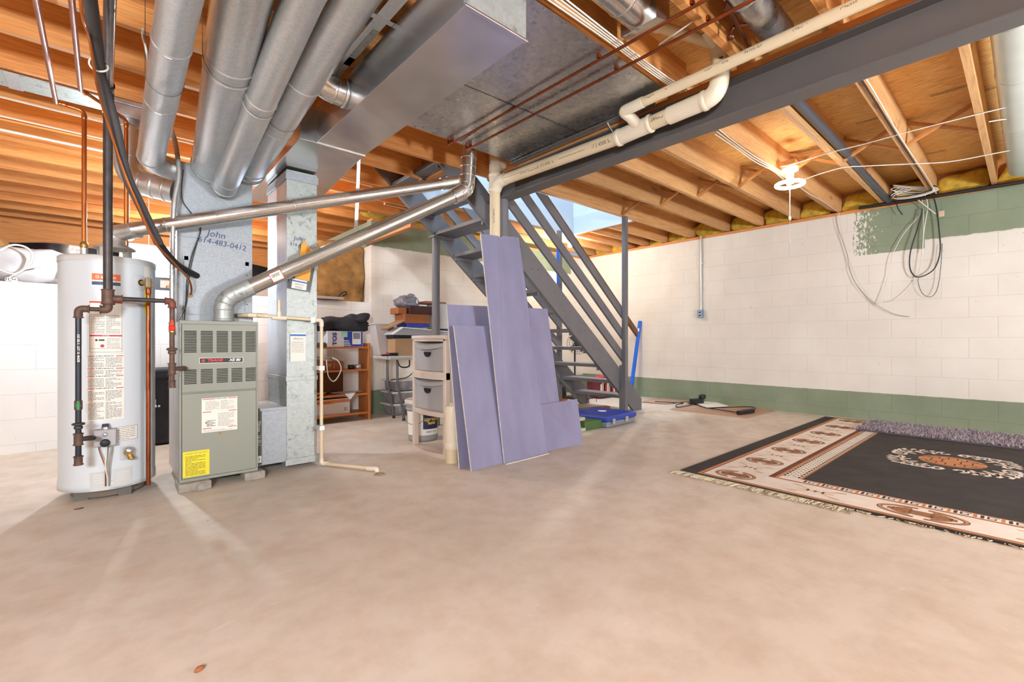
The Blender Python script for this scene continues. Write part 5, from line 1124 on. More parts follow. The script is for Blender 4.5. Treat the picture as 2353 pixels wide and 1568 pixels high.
tag(MB(BLK).box(2.74, 3.30, 4.74, 4.90, TZ + .193, TZ + .23).obj('black_tray', bevel=.006), 'black tray with brass trim on the brown cardboard box', 'tray')
m = MB(mat('grey_lid_plastic', 'a2a2a6', .4, 0, .05, 5)); z = TZ + .232
m.prism([(2.72, 4.70, z + .0), (2.84, 4.70, z + .075), (3.5, 4.70, z + .03), (3.5, 4.70, z + .002)], (0, .2, 0)); m.use(WHITE).prism([(2.715, 4.69, z + .01), (2.84, 4.69, z + .09), (3.5, 4.69, z + .045), (3.5, 4.69, z + .035), (2.84, 4.69, z + .078), (2.725, 4.69, z + .002)], (0, .22, 0))
tag(m.obj('tote_lid'), 'gray plastic tote lid with white rim on the clutter pile', 'lid')
tag(MB(BLUE).box(2.92, 3.22, 4.76, 5.0, z + .092, z + .135).obj('blue_box', bevel=.003), 'flat blue box under the open brown carton', 'box')
z = z + .137
m = MB(CARDD).box(2.90, 3.22, 4.76, 5.0, z, z + .105); m.use(CARD).prism([(2.90, 4.755, z + .02), (2.90, 4.755, z + .035), (2.68, 4.755, z - .06), (2.69, 4.755, z - .075)], (0, .22, 0))
tag(m.obj('open_carton', bevel=.001), 'brown cardboard carton with an open flap, under the dark drawer', 'box')
z += .106
tag(MB(mat('wrapped_drawer', '3a1d1a', .3, 0, .3, 8)).box(2.95, 3.30, 4.74, 4.98, z, z + .095).obj('dark_drawer', bevel=.003), 'dark red brown drawer wrapped in plastic atop the carton', 'drawer')
tag(MB(CARDD).box(2.84, 2.945, 4.80, 5.0, z, z + .07).obj('small_carton', bevel=.002), 'small orange brown box end left of the dark drawer', 'box')
m = MB(mat('smoke_bag', '75727a', .25, 0, .3, 9, .3), True).lump((3.06, 4.98, z + .135), (.14, .10, .085), .85, .3, 10, 8, 36, .6).lump((3.09, 4.96, z + .2), (.05, .05, .05), .9, .4, 14, 9, 20)
tag(m.obj('plastic_bag'), 'smoky gray plastic bag knotted on top of the pile', 'bag')
tag(MB(BLK).box(2.70, 2.78, 4.69, 4.75, TZ + .001, TZ + .035).box(2.60, 2.70, 4.70, 4.73, TZ + .001, TZ + .02).obj('power_tool_case'), 'small black gadget at the table edge by the bin', 'gadget')
tag(MB(REDI, True).ball((2.66, 4.71, TZ + .034), .014, .012, .012).obj('red_cap'), 'tiny red cap on the black gadget', 'cap')
# gray tote and printer box behind the column
tag(MB(mat('tote_dark_grey', '77777b', .5, 0, .06, 5)).prism([(3.36, 4.98, TZ + .001), (3.70, 4.98, TZ + .001), (3.70, 4.98, 1.02), (3.34, 4.98, 1.02)], (0, .34, 0)).box(3.32, 3.72, 4.96, 5.34, 1.02, 1.045).obj('storage_tote', bevel=.006), 'gray plastic tote with lid at the table right end', 'tote')
PB_ = thing('printer_box', 'pale gray printed carton on top of the gray tote', 'box', (3.47, 5.15, 1.046))
z = 1.047
MB(mat('pale_carton', 'b7b1ab', .7, 0, .04, 4)).box(3.22, 3.68, 5.0, 5.3, z, z + .30).obj('carton', PB_, bevel=.002)
f = plane((3.60, 4.9985, z + .14), (1, 0, 0), (0, 0, 1)); m = MB(INK).patch(f, -.05, .1, .03, .125)
for v in (.0, -.09): m.use(INK).patch(f, -.05, v, .06, v + .07, .0006); m.use(MT['pale_carton']).patch(f, -.047, v + .003, .06, v + .067, .0009); m.use(INK).tube([f(-.03, v + .035, .001), f(-.03, v + .035, .0015)], .013, 12); lines(m, f, -.008, .05, v + .015, v + .055, 3, INK, .0013, .4, 5)
m.obj('print', PB_)
tag(MB(mat('red_brown_carton', '8f5a45', .7, 0, .1, 6)).box(3.08, 3.36, 5.08, 5.3, z + .302, z + .33).obj('flat_carton'), 'flattened red and brown carton on the pale printed box', 'box')
# clear totes under the table
for i, (x_, z) in enumerate(((2.60, .003), (2.61, .148), (2.62, .293))):
    t = thing('clear_tote', ('lowest', 'middle', 'topmost')[i] + ' clear tote with white lid in the stack under the table', 'tote', (x_ + .2, 5.1, z))
    MB(CLEAR).prism([(x_ + .02, 5.07, z), (x_ + .42, 5.07, z), (x_ + .44, 5.05, z + .12), (x_, 5.05, z + .12)], (0, .28, 0)).obj('bin', t, bevel=.008)
    MB(WHITE).box(x_ - .03, x_ + .46, 5.03, 5.36, z + .121, z + .138).obj('lid', t, bevel=.005)
tag(MB(BLK, True).tube(spline([(2.62, 4.95, .40), (2.8, 4.9, .42), (2.95, 4.93, .50), (3.1, 5.0, .55)], 5), .006, 8).obj('looped_cable'), 'black cord lying over the top clear tote', 'cord')

for o in list(COL.objects):
    if o.parent: continue
    n_ = o.name.split('.')[0]; w_ = WLOC.get(o.name)
    if w_ is None or not (2.5 < w_.x < 3.9 and 4.5 < w_.y < 5.4 and w_.z > .3): continue
    if n_ in ('cardboard_box', 'black_tray', 'tote_lid', 'blue_box', 'open_carton', 'dark_drawer', 'small_carton', 'plastic_bag', 'power_tool_case', 'red_cap'): o.location += V((-.34, -.06, 0))
    if n_ in ('storage_tote', 'printer_box', 'flat_carton'): o.location += V((-.2, -.31, 0))
    if n_ == 'looped_cable': o.location += V((-.05, .12, .035))

# ================================================================ BEHIND AND UNDER THE STAIRS
c = V((5.55, 4.75, 0))
FN = thing('pedestal_fan', 'black pedestal fan behind the stairs', 'fan', c)
MB(BLK, True).lathe([(0, 0), (.17, 0), (.16, .03), (.03, .05), (0, .05)], c, 32).obj('base', FN); MB(BLK, True).tube([c + V((0, 0, .04)), c + V((0, 0, .78))], .014, 12).obj('pole', FN)
h = c + V((0, -.05, .86)); ax = V((-.6, -.8, .1)).normalized(); uu = ax.orthogonal().normalized(); vv = ax.cross(uu); m = MB(BLK, True)
for r_ in (.17, .13, .09, .05): m.tube([h + ax * (.07 - r_ * .25) + (uu * math.cos(t) + vv * math.sin(t)) * r_ for t in [i * math.pi / 14 for i in range(28)]], .0025, 5, close=True)
for i in range(24): t = i * math.pi / 12; m.tube([h + ax * .07 + (uu * math.cos(t) + vv * math.sin(t)) * .03, h + ax * .03 + (uu * math.cos(t) + vv * math.sin(t)) * .17, h - ax * .05 + (uu * math.cos(t) + vv * math.sin(t)) * .12], .0015, 5)
m.obj('cage', FN)
m = MB(mat('dark_blade', '2c2e33', .3))
for k in range(4):
    t = k * math.pi / 2; d_ = uu * math.cos(t) + vv * math.sin(t); s_ = uu * -math.sin(t) + vv * math.cos(t); m.prism([h + d_ * .02 - s_ * .02, h + d_ * .145 - s_ * .045, h + d_ * .15 + s_ * .04, h + d_ * .02 + s_ * .02], ax * .003)
m.obj('blade', FN); MB(BLK, True).tube([h + ax * .03, h - ax * .1], [.035, .045], 20).obj('motor_housing', FN)
c = oz(1362, 905, 0); x_, y_ = 5.75, 4.42
GBX = thing('toy_carton', 'colourful red and cream printed box behind the lowest treads', 'box', (x_ + .3, y_ + .15, 0))
MB(mat('carton_maroon', '6d2a35', .5, 0, .25, 8)).box(x_, x_ + .42, y_, y_ + .25, .02, .32).obj('carton', GBX, bevel=.004)
f = plane((x_ + .21, y_ - .001, .17), (1, 0, 0), (0, 0, 1)); m = MB(MT['carton_maroon']); rd = random.Random(9)
for k in range(9):
    m.use((PAPER, mat('carton_tan', 'c9a98c'), DARK, REDI)[k % 4]); u = -.19 + k * .042; m.patch(f, u, -.12 + rd.random() * .03, u + .034, .04 + rd.random() * .05, .0008 + .0003 * (k % 3))
m.obj('print', GBX); MB(REDI, True).lump((x_ + .15, y_ + .1, .335), (.12, .09, .02), 1, .2, 9, 3, 20).obj('red_top', GBX)
m = MB(GALV, True).lathe([(0, .0), (.13, .0), (.13, .12), (.11, .13), (0, .13)], (4.92, 4.62, 0), 32)
tag(MB(HANDR).box(3.9, 4.55, 4.02, 4.10, .02, .095).obj('wood_plank', bevel=.002) if False else MB(HANDR).obox(oz(1325, 958, .03), oz(1403, 948, .03) - oz(1325, 958, .03), V((.02, .1, 0)), (0, 0, .075)).obj('wood_plank', bevel=.004), 'stained brown wood plank on the floor behind the blue tool case', 'plank')
for i, (px_, py_, mt_, nm, lab, r3) in enumerate(((1282, 918, CARDD, 'small_carton', 'small brown box on the floor under the stairs', (.09, .07, .05)), (1283, 880, BLK, 'fan_heater', 'dark round appliance low behind the treads', (.07, .06, .09)))):
    c = oy(px_, py_, 4.15 if i == 0 else 4.6); z0 = 0 if i == 0 else 0
    if i == 0: o = MB(mt_).box(c.x - .12, c.x + .1, c.y - .08, c.y + .08, .0, .13).obj(nm, bevel=.002)
    else: o = MB(BLK, True).lathe([(0, 0), (.10, 0), (.12, .1), (.11, .22), (.05, .26), (0, .26)], (c.x, c.y, 0), 28).obj(nm)
    tag(o, lab, 'box' if i == 0 else 'appliance')
m = MB(mat('dark_wire', '2c2b2a', .4, .5), True); c = V((5.35, 4.35, 0))
for k in range(5): m.tube([c + V((-.12, -.1 + .05 * k, .06)), c + V((.1, -.1 + .05 * k, .06))], .003, 5)
m.tube([c + V((-.12, -.1, .06)), c + V((-.12, .1, .06)), c + V((.1, .1, .06)), c + V((.1, -.1, .06))], .004, 5, close=True)
for a in (-.12, .1):
    for b in (-.1, .1): m.tube([c + V((a, b, 0)), c + V((a, b, .16))], .004, 5)
tag(m.obj('wire_rack'), 'small black wire rack behind the bottom of the stairs', 'rack')
# blue tool case
a = oz(1362, 962, .0); C0 = oz(1400, 985, 0); C1 = oz(1463, 972, 0)
TC = thing('tool_case', 'closed blue and gray plastic tool case lying flat by the stairs', 'tool case', (4.6, 3.35, 0))
ex = V((1, .05, 0)).normalized(); B0 = oz(1392, 986, 0)
ey = V((-.12, 1, 0)).normalized()
ln = (C1 - C0).length * 1.12; dp = .52
MB(mat('case_grey', '7d8189', .45, 0, .05, 6)).obox(C0 + V((-.02, .01, .004)), ex * ln, ey * dp, (0, 0, .055)).obj('lower_shell', TC, bevel=.012)
m = MB(BLUE).obox(C0 + V((-.03, .0, .062)), ex * (ln + .02), ey * (dp + .02), (0, 0, .055)); up_ = m.obj('upper_shell', TC, bevel=.014)
m = MB(BLUE)
for k in range(22): m.obox(C0 + ex * .03 + ey * (.05 + k * .0205) + V((0, 0, .117)), ex * (ln - .06), ey * .008, (0, 0, .003))
m.obj('ribbed_lid', up_)
m = MB(GALV)
for k in (.1, .55): m.obox(C0 + ex * (ln * k) + V((0, -.008, .035)), ex * .05, V((0, .008, 0)), (0, 0, .055))
m.obj('latch', TC); MB(WHITE, True).lathe([(0, .1205), (.05, .1205), (.05, .122), (0, .1225)], C0 + ex * .3 + ey * .28, 24).obj('round_badge', up_)
g = oz(1378, 992, 0); G0 = oz(1352, 992, 0)
GT = thing('green_toolbox', 'small open green toolbox with cream trays beside the blue case', 'toolbox', G0)
q = oz(1352, 990, 0); q1 = oz(1383, 985, 0)
MB(GREENP).obox(q + V((-.03, .02, .002)), (q1 - q) * 1.25, V((-.03, .25, 0)), (0, 0, .085)).obj('box_body', GT, bevel=.006)
MB(mat('cream_tray', 'b7b49a', .5, 0, .06, 8)).obox(q + V((-.17, .0, .002)), V((.13, .0, 0)), V((-.03, .25, 0)), (0, 0, .03)).obox(q + V((-.14, .03, .10)), V((.14, .01, 0)), V((-.03, .22, 0)), (0, 0, .03)).obj('tray', GT, bevel=.004)
# long blue level leaning on right wall
b0 = oz(1452, 888 + 35, 0); b0 = V((6.28, 4.30, .003)); t0 = ox(1471, 738, 6.52)
b0 = V(ox(1448, 897, 6.33)); b0.z = .002
LV = thing('spirit_level', 'long bright blue level leaning against the right wall', 'level', b0)
d_ = t0 - b0; MB(BLUEP).bar(b0, t0, .028, .055, up=(1, 0, 0)).obj('bar', LV, bevel=.002)
MB(WHITE).bar(b0 + d_ * .86, b0 + d_ * .90, .030, .03, up=(1, 0, 0)).obj('vial_window', LV)

# ================================================================ WALL ITEMS
c = ox(1612, 722, 6.53)
CB = thing('outlet_box', 'small blue gray outlet box with conduit running up the right wall', 'outlet', (6.50, c.y, c.z - .06))
MB(mat('box_blue_grey', '7f9dbb', .4, .3, .08, 8)).box(6.478, 6.528, c.y - .036, c.y + .036, c.z - .058, c.z + .058).obj('box_body', CB, bevel=.004)
m = MB(mat('outlet_face', 'c8d2db', .4)).box(6.474, 6.478, c.y - .022, c.y + .022, c.z - .045, c.z + .045); m.use(NAVY)
for dz in (.022, -.022): m.box(6.4725, 6.4742, c.y - .016, c.y + .016, c.z + dz - .013, c.z + dz + .013)
m.obj('outlet_face', CB)
MB(GALV, True).tube([(6.515, c.y, c.z + .056), (6.515, c.y, 2.43)], .0105, 14).obj('conduit', CB)
m = MB(GALV); [m.box(6.502, 6.529, c.y - .028, c.y + .028, z, z + .018) for z in (1.66, 2.02)]; m.ring((6.515, c.y, c.z + .07), (0, 0, 1), .0105, .03, 14, .004); m.obj('conduit_strap', CB)
# cable coil and hanging loops
def wall(px_, py_, x=6.50): return ox(px_, py_, x)
def loop(label, pts, r, mt_, name='hanging_cable', x=6.50, n=8, cat='cable'):
    m = MB(mt_, True).tube(spline([wall(a, b, x - .004 * (i % 2)) for i, (a, b) in enumerate(pts)], n), r, 8); return tag(m.obj(name), label, cat)
loop('long thin pale cable drooping in a wide loop, left strand', [(1922, 490), (1925, 520), (1945, 580), (1960, 640), (2000, 690), (2050, 720), (2090, 728)], .0028, CABLEG)
loop('thin pale cable drooping in a wide loop, right strand', [(1928, 490), (1932, 520), (1950, 590), (1975, 650), (2010, 695), (2020, 696), (2040, 640), (2050, 590), (2075, 540), (2118, 490)], .003, CABLE, x=6.495)
loop('pale cable crossing up from the low loop to the coil', [(2010, 696), (2060, 690), (2100, 655), (2112, 630), (2120, 570), (2122, 500), (2118, 450)], .0028, CABLE, x=6.485)
loop('thick black cable hanging in a long loop under the coil', [(2135, 430), (2150, 470), (2158, 530), (2160, 580), (2145, 620), (2110, 637), (2092, 620), (2092, 580), (2110, 520), (2120, 480)], .0055, BLK, x=6.475)
loop('thin dark cable loop hanging below the thick black one', [(2112, 632), (2110, 650), (2120, 675), (2140, 682), (2155, 660), (2162, 610), (2165, 560)], .0025, mat('dark_wire', '2c2b2a'), x=6.485)
loop('short black cable end sticking out left of the coil', [(2058, 445), (2062, 475), (2074, 494)], .0045, BLK, x=6.47)
loop('short white cable end sticking out right of the coil', [(2110, 460), (2130, 476), (2150, 492)], .0055, CABLE, x=6.46)
m = MB(CABLE, True); cc = wall(2100, 440, 6.30)
for k in range(7):
    ph = k * .7; m.tube([cc + V((.05 * math.sin(t + ph), (.17 + .02 * math.sin(k * 2)) * math.cos(t), .055 * math.sin(t + .3 * k) + .01 * k - .02)) for t in [i * math.pi / 14 for i in range(28)]], .0048, 7, close=True)
tag(m.obj('cable_coil'), 'tangled coil of white cables hanging at the top of the right wall', 'cable')
tag(MB(BLK, True).tube([cc + V((.03 + .05 * math.sin(t), .19 * math.cos(t) + .02, .05 * math.sin(t) + .01)) for t in [i * math.pi / 14 for i in range(28)]], .005, 7, close=True).obj('cable_coil'), 'single black cable ring tangled with the white coil', 'cable')
loop('strand of white cable dropping from the coil down the wall', [(2122, 440), (2132, 470), (2128, 500), (2122, 540), (2120, 580)], .0045, CABLE, x=6.49)
c = wall(2163, 491); tag(MB(mat('beige_tag', 'cfb99a', .6)).box(6.51, 6.53, c.y - .022, c.y + .022, c.z - .03, c.z + .03).obj('junction_plate'), 'small beige plate on the green paint by the cable coil', 'plate')
# long white cables stapled under the joists
def under(label, pts, r=.0042, mt_=CABLE, z=2.432, name='ceiling_cable'):
    m = MB(mt_, True).tube(spline([oz(a, b, z) for a, b in pts], 5), r, 7); return tag(m.obj(name), label, 'cable')
under('upper white cable stapled across the joists toward the ring light', [(2370, 233), (2250, 262), (2100, 300), (1990, 330), (1900, 353), (1820, 378), (1795, 383)])
under('lower white cable stapled across the joists toward the ring light', [(2375, 335), (2290, 352), (2180, 372), (2090, 377), (1985, 382), (1940, 385), (1890, 398), (1832, 418)])
under('short white cable near the round duct at the far right', [(2272, 280), (2320, 272), (2370, 262)])
for k, l in enumerate(('nearest the ring light', 'in the middle', 'farthest from the ring light')):
    under('white cable along the joist left of the ring light, ' + l, [(1642 + 4 * k, 308 - 6 * k), (1690, 340 - 6 * k), (1735, 372 - 6 * k), (1775, 392 - 5 * k), (1800, 412 - 8 * k)], .0038)
under('twin white cables running from the ring light to the wall', [(1830, 425), (1862, 448), (1890, 462), (1930, 490)], .0036)
y_ = .655 - .012; m = MB(CABLE, True).tube(spline([(2.82, y_, 2.44), (3.5, y_ - .006, 2.437), (4.6, y_ + .002, 2.434), (5.8, y_ - .004, 2.437), (6.5, y_, 2.435)], 6), .005, 7); tag(m.obj('ceiling_cable'), 'white cable running along the joist left of the round duct', 'cable')
m = MB(BLK, True).tube(spline([(2.85, y_ + .018, 2.436), (3.6, y_ + .014, 2.434), (4.4, y_ + .02, 2.436), (5.4, y_ + .016, 2.434), (6.5, y_ + .02, 2.436)], 6), .004, 7); tag(m.obj('ceiling_cable'), 'black cable stapled beside the white one on the joist', 'cable')
# left side cables and conduit
for k, (y_, z) in enumerate(((4.95, 2.43), (4.98, 2.432), (4.30, 2.43), (4.66, 2.43))):
    m = MB(CABLE, True).tube([(-2.8, y_ - .05, z), (-.6, y_ - .02, z), (.7, y_ + .02, z), (2.0, y_ + .03, z)], .006, 7)
    tag(m.obj('ceiling_cable'), 'white cable across the joists above the heater, ' + ('front strand of the pair', 'rear strand of the pair', 'strand nearest the metal strip', 'strand between metal strip and the pair')[k], 'cable')
m = MB(CABLE, True).tube(spline([(-.5, 3.9, 2.42), (-.46, 3.9, 2.33), (-.44, 3.9, 2.33), (-.43, 3.9, 2.42)], 6), .006, 7)
m = MB(mat('flex_conduit', 'b9b7b4', .35, .7, .1, 20), True); P_ = spline([oy(390, 290, 3.52), oy(403, 330, 3.50), oy(411, 400, 3.48), oy(400, 470, 3.47), oy(396, 600, 3.47), oy(395, 700, 3.47), oy(398, 770, 3.44)], 22)
rr = [.0145 if i % 2 else .012 for i in range(len(P_))]; m.tube(P_, rr, 10); m.use(BLK)
tag(m.obj('flexible_conduit'), 'ribbed steel conduit hanging down beside the plenum left edge', 'conduit')
m = MB(BLK, True).tube(spline([oy(421, 390, YP - .012), oy(418, 455, YP - .012), oy(437, 487, YP - .01), oy(452, 510, YP - .012), oy(461, 530, YP - .01), oy(440, 590, YP - .012), oy(430, 640, YP - .012), oy(427, 690, YP - .02), oy(423, 738, YP - .02)], 6), .003, 6)
m.tube(spline([oy(461, 530, YP - .012), oy(444, 590, YP - .014), oy(434, 640, YP - .015), oy(428, 700, YP - .02), oy(412, 738, YP - .03)], 6), .0025, 6)
tag(m.obj('thermostat_wire'), 'thin black wires running down the plenum front', 'wire')
m = MB(CABLEG, True).tube([(oy(342, 430, 5.19).x, 5.19, 2.442), oy(342, 575, 5.19)], .002, 5); tag(m.obj('pull_string'), 'thin pale pull string hanging left of the plenum', 'string')

# ================================================================ LAMPS
def bulb_lamp(label, pos, r, watts, col, name='light_bulb', cord=None, size=None):
    p = V(pos); t = thing(name, label, 'lamp', p)
    e = watts / (math.pi * 4 * math.pi * r * r)
    MB(glow('bulb_glow_' + label[:12].replace(' ', '_'), col, e), True).lump(p, (r, r, r * 1.15), 1, 0, 1, 0, 20).obj('glass_bulb', t)
    MB(PORC, True).lathe([(0, .0), (.05, .0), (.048, -.02), (.022, -.035), (.02, -.05), (0, -.05)] if not cord else [(.0, .0), (.018, 0), (.02, -.045), (0, -.05)], V((p.x, p.y, (cord if cord else p.z) + r + .05 if cord is None else p.z + r + .045)), 20).obj('socket', t)
    if cord: MB(CABLE, True).tube([(p.x, p.y, p.z + r + .04), (p.x, p.y, cord)], .004, 6).obj('cord', t)
    return t
bulb_lamp('bare bulb hanging on a cord behind the water heater', (.165, 4.86, 1.75), .032, LAMPS['crawl'], (.78, .88, 1), cord=2.675)
bulb_lamp('bare bulb glowing under the joists behind the stairs', (5.22, 4.56, 2.335), .035, LAMPS['stair'], (1, .93, .84))
bulb_lamp('bare bulb under the joists hidden behind the tall return duct', (1.35, 4.80, 2.335), .035, LAMPS['duct'], (1, .96, .92))  # unseen bulb added to brighten the floor and back wall there
bulb_lamp('bare bulb in the crawlspace hidden behind the plenum', (.9, 7.003, 2.345), .035, 40, (1, .93, .88))  # unseen bulb added to brighten the crawlspace joists
rp = oz(1815, 420, 2.30)
RL = thing('ring_lamp', 'round white fluorescent ring lamp with pull cord under the joists', 'lamp', (rp.x, rp.y, 2.27))
m = MB(PORC, True).lathe([(0, .17), (.062, .17), (.066, .13), (.03, .12), (.028, .02), (0, .02)], (rp.x, rp.y, 2.27), 28); m.obj('lamp_base', RL)
A_ = 2 * math.pi * .105 * 2 * math.pi * .015; MB(glow('ring_glow', (1, .96, .88), LAMPS['ring'] / (math.pi * A_)), True).tube([(rp.x + .105 * math.cos(t), rp.y + .105 * math.sin(t), 2.285) for t in [i * math.pi / 20 for i in range(40)]], .015, 12, close=True).obj('ring_tube', RL)
m = MB(PORC); [m.bar((rp.x, rp.y, 2.30), (rp.x + .1 * math.cos(t), rp.y + .1 * math.sin(t), 2.295), .006, .03) for t in (.4, 2.5, 4.6)]; m.obj('spoke', RL)
m = MB(CABLE, True).tube([(rp.x, rp.y, 2.29), (rp.x, rp.y, 1.99)], .0035, 6).ball((rp.x, rp.y, 1.985), .012, .012, .02, 10).tube([(rp.x, rp.y, 1.98), (rp.x, rp.y, 1.79)], .0012, 5).ball((rp.x, rp.y, 1.785), .006, .006, .01, 8); m.obj('pull_cord', RL)
if rp.z: MB(FIRY_RIGHT).box(rp.x - .07, rp.x + .07, rp.y - .06, rp.y + .06, 2.442, 2.48).obj('mounting_block', RL)
def fill_tube(label, c, ang, w_):  # added fill tubes out of view, brightening the whole room
    c = V(c); d = V((math.cos(ang), math.sin(ang), 0)); s = V((-d.y, d.x, 0)); t = thing('fill_tube', label, 'lamp', c)
    MB(WHITE).obox(c - d * .62 - s * .12, d * 1.24, s * .24, (0, 0, .03)).obj('housing', t)
    A_ = 2 * math.pi * .019 * 1.18 * 2; g = glow('tube_glow_' + label[:9].replace(' ', '_'), (1, .97, .94), w_ / (math.pi * A_))
    for k in (-.06, .06): MB(g, True).tube([c - d * .59 + s * k - V((0, 0, .03)), c + d * .59 + s * k - V((0, 0, .03))], .019, 12).obj('glow_tube', t)
fill_tube('long white tube lamp behind the camera, middle of the room', (1.2, -1.1, 2.40), 0, LAMPS['tube'] * 2.2)
fill_tube('short side tube lamp behind the camera, left of the room', (-1.4, .9, 2.40), 1.57, LAMPS['tube'] * 1.6)
fill_tube('right side tube lamp over the rug end', (4.6, -1.9, 2.40), 0, LAMPS['tube'] * 1.8)
def fill_light(label, c, aim, w_):  # added fill panels out of view, lifting ceiling and walls
    c = V(c); d = (V(aim) - c).normalized(); s = d.cross(V((0, 0, 1))).normalized(); u = s.cross(d); t = thing('fill_light', label, 'lamp', (c.x, c.y, 0))
    MB(BLK, True).tube([(c.x, c.y, 0), (c.x, c.y, c.z - .12)], .018, 12).obj('stand', t)
    MB(BLK).obox(c - s * .32 - u * .22 - d * .06, s * .64, u * .44, d * .05).obj('housing', t)
    MB(glow('fill_light_glow', (.83, .92, 1), w_ / (math.pi * .6 * .4))).obox(c - s * .30 - u * .20 - d * .009, s * .60, u * .40, d * .004).obj('lamp_panel', t)
fill_light('added fill light on a stand behind the camera, left', (-1.3, -1.2, 1.5), (.5, 4, 3.1), LAMPS['work'])
fill_light('added fill light on a stand behind the camera, right', (3.3, -2.5, 1.1), (4.6, 1.6, 2.9), LAMPS['work'] * .9)
def area(name, loc, rot, size, e, col):
    l = bpy.data.lights.new(name, 'AREA'); l.shape = 'SQUARE'; l.size = size; l.energy = e; l.color = col
    o = bpy.data.objects.new(name, l); COL.objects.link(o); o.location = loc; o.rotation_euler = rot; return o
area('stairwell_daylight', (3.6, 3.9, 5.05), (0, 0, 0), .8, LAMPS['well'] * 4, (.58, .77, 1))

# ================================================================ FLOOR ITEMS AT THE RIGHT
P_ = [oz(a, b, .0) for a, b in ((1540, 942), (1716, 962), (1782, 946), (1690, 924), (1600, 922))]
tag(MB(FLATC).prism([V((p.x, p.y, .001)) for p in P_], (0, 0, .006)).obj('flattened_carton'), 'large flattened cardboard sheet on the floor by the right wall', 'cardboard')
P_ = [oz(a, b, .0) for a, b in ((1474, 925), (1530, 930), (1600, 922), (1560, 915), (1500, 918))]
tag(MB(FLATC).prism([V((p.x, p.y, .008)) for p in P_], (0, 0, .004)).obj('flattened_carton'), 'small flattened cardboard piece nearer the stairs', 'cardboard')
P_ = [oz(a, b, .015) for a, b in ((1592, 926), (1622, 937), (1672, 934), (1640, 924))]
tag(MB(PAPER).prism([V((p.x, p.y, .013)) for p in P_], (0, 0, .012)).obj('white_board'), 'white flat board lying on the flattened cardboard', 'board')
c = oz(1602, 929, .02)
PH = thing('power_adapter', 'black adapter box with round camera on the cardboard', 'electronics', (c.x, c.y, .013))
MB(BLK).obox((c.x - .08, c.y + .02, .0255), (.17, -.06, 0), (.03, .07, 0), (0, 0, .065)).obj('adapter_box', PH, bevel=.006); MB(BLK, True).tube([(c.x + .11, c.y - .02, .0255), (c.x + .11, c.y - .02, .09)], .02, 14).lump((c.x + .11, c.y - .02, .115), (.045, .04, .035), .6, 0, 1, 0, 20).obj('round_head', PH)
m = MB(BLK, True).tube(spline([oz(a, b, .02) for a, b in ((1505, 923), (1540, 925), (1570, 927), (1553, 931), (1560, 936), (1590, 930), (1580, 926), (1600, 930), (1620, 937), (1660, 943), (1692, 948))], 6), .006, 6); tag(m.obj('power_cable'), 'black cord snaking over the flattened cardboard', 'cord')
a, b = oz(1696, 949, .035), oz(1730, 944, .035)
HS = thing('saw_tool', 'bow shaped tool with thick black foam grip on the cardboard', 'tool', (a.x, a.y, .01)); MB(BLK, True).tube([V((a.x, a.y, .034)), V((b.x, b.y, .034))], .026, 18).obj('grip', HS)
MB(mat('dark_wire', '2c2b2a'), True).tube(spline([V((b.x, b.y, .034)), oz(1735, 938, .03), oz(1715, 935, .03), oz(1640, 938, .03), oz(1622, 938, .03)], 6), .006, 6).obj('bow', HS)

# ================================================================ RUG
RX0, RX1, RY0, RY1 = 2.975, 6.36, -.86, 1.60
RG = thing('area_rug', 'large black rug with cream border and orange medallions', 'rug', ((RX0 + RX1) / 2, (RY0 + RY1) / 2, 0))
m = MB(CRGB).box(RX0, RX1, RY0, RY1, .001, .011); Z = .0112
def band(mt_, d0, d1, z, ya=0):
    m.use(mt_)
    for (xa, xb, yc, yd) in ((RX0 + d0[0], RX1 - d0[0], RY1 - d0[1], RY1 - d1[1]), (RX0 + d0[0], RX1 - d0[0], RY0 + d1[1], RY0 + d0[1]), (RX0 + d0[0], RX0 + d1[0], RY0 + d1[1], RY1 - d1[1]), (RX1 - d1[0], RX1 - d0[0], RY0 + d1[1], RY1 - d1[1])):
        m.add([(xa, min(yc, yd), z), (xb, min(yc, yd), z), (xb, max(yc, yd), z), (xa, max(yc, yd), z)], [(0, 1, 2, 3)])
def D(x, y): return (x, y)   # inset from short edges, long edges
band(CRGO, D(.022, .11), D(.045, .135), Z); band(CRGR, D(.045, .135), D(.052, .142), Z); band(CRGC, D(.052, .142), D(.29, .46), Z)
band(CRGR, D(.29, .46), D(.30, .495), Z); band(CRGO, D(.30, .495), D(.312, .515), Z); band(CRGC, D(.312, .515), D(.375, .615), Z); band(CRGO, D(.375, .615), D(.385, .63), Z)
Z2 = Z + .0008
# greek key (near and wall ends) and dotted bands (long side)
yy = RY0 + .64
while yy < RY1 - .70:
    for xb, s_ in ((RX0 + .3135, 1), (RX1 - .3135, -1)):
        m.use(CRGO).ribbon([(xb + s_ * .03, yy + .004), (xb + s_ * .03, yy + .018)], .060, Z + .0004)
        m.use(CRGB).ribbon([(xb + s_ * .05, yy + .024), (xb + s_ * .05, yy + .062), (xb + s_ * .012, yy + .062), (xb + s_ * .012, yy + .036), (xb + s_ * .030, yy + .036)], .009, Z2)
        m.use(CRGB).ribbon([(xb + s_ * .004, yy + .083), (xb + s_ * .056, yy + .083)], .013, Z2)
    yy += .098
m.use(CRGB); xx = RX0 + .39
while xx < RX1 - .4:
    for yo in (.524, .606):
        for yb in (RY1 - yo, RY0 + yo): m.ribbon([(xx, yb), (xx + .034, yb)], .013, Z2)
    for yo in (.545, .565, .585):
        for yb in (RY1 - yo, RY0 + yo): m.ribbon([(xx + (.01 if yo != .565 else .034), yb), (xx + (.022 if yo != .565 else .046), yb)], .009, Z2)
    xx += .052
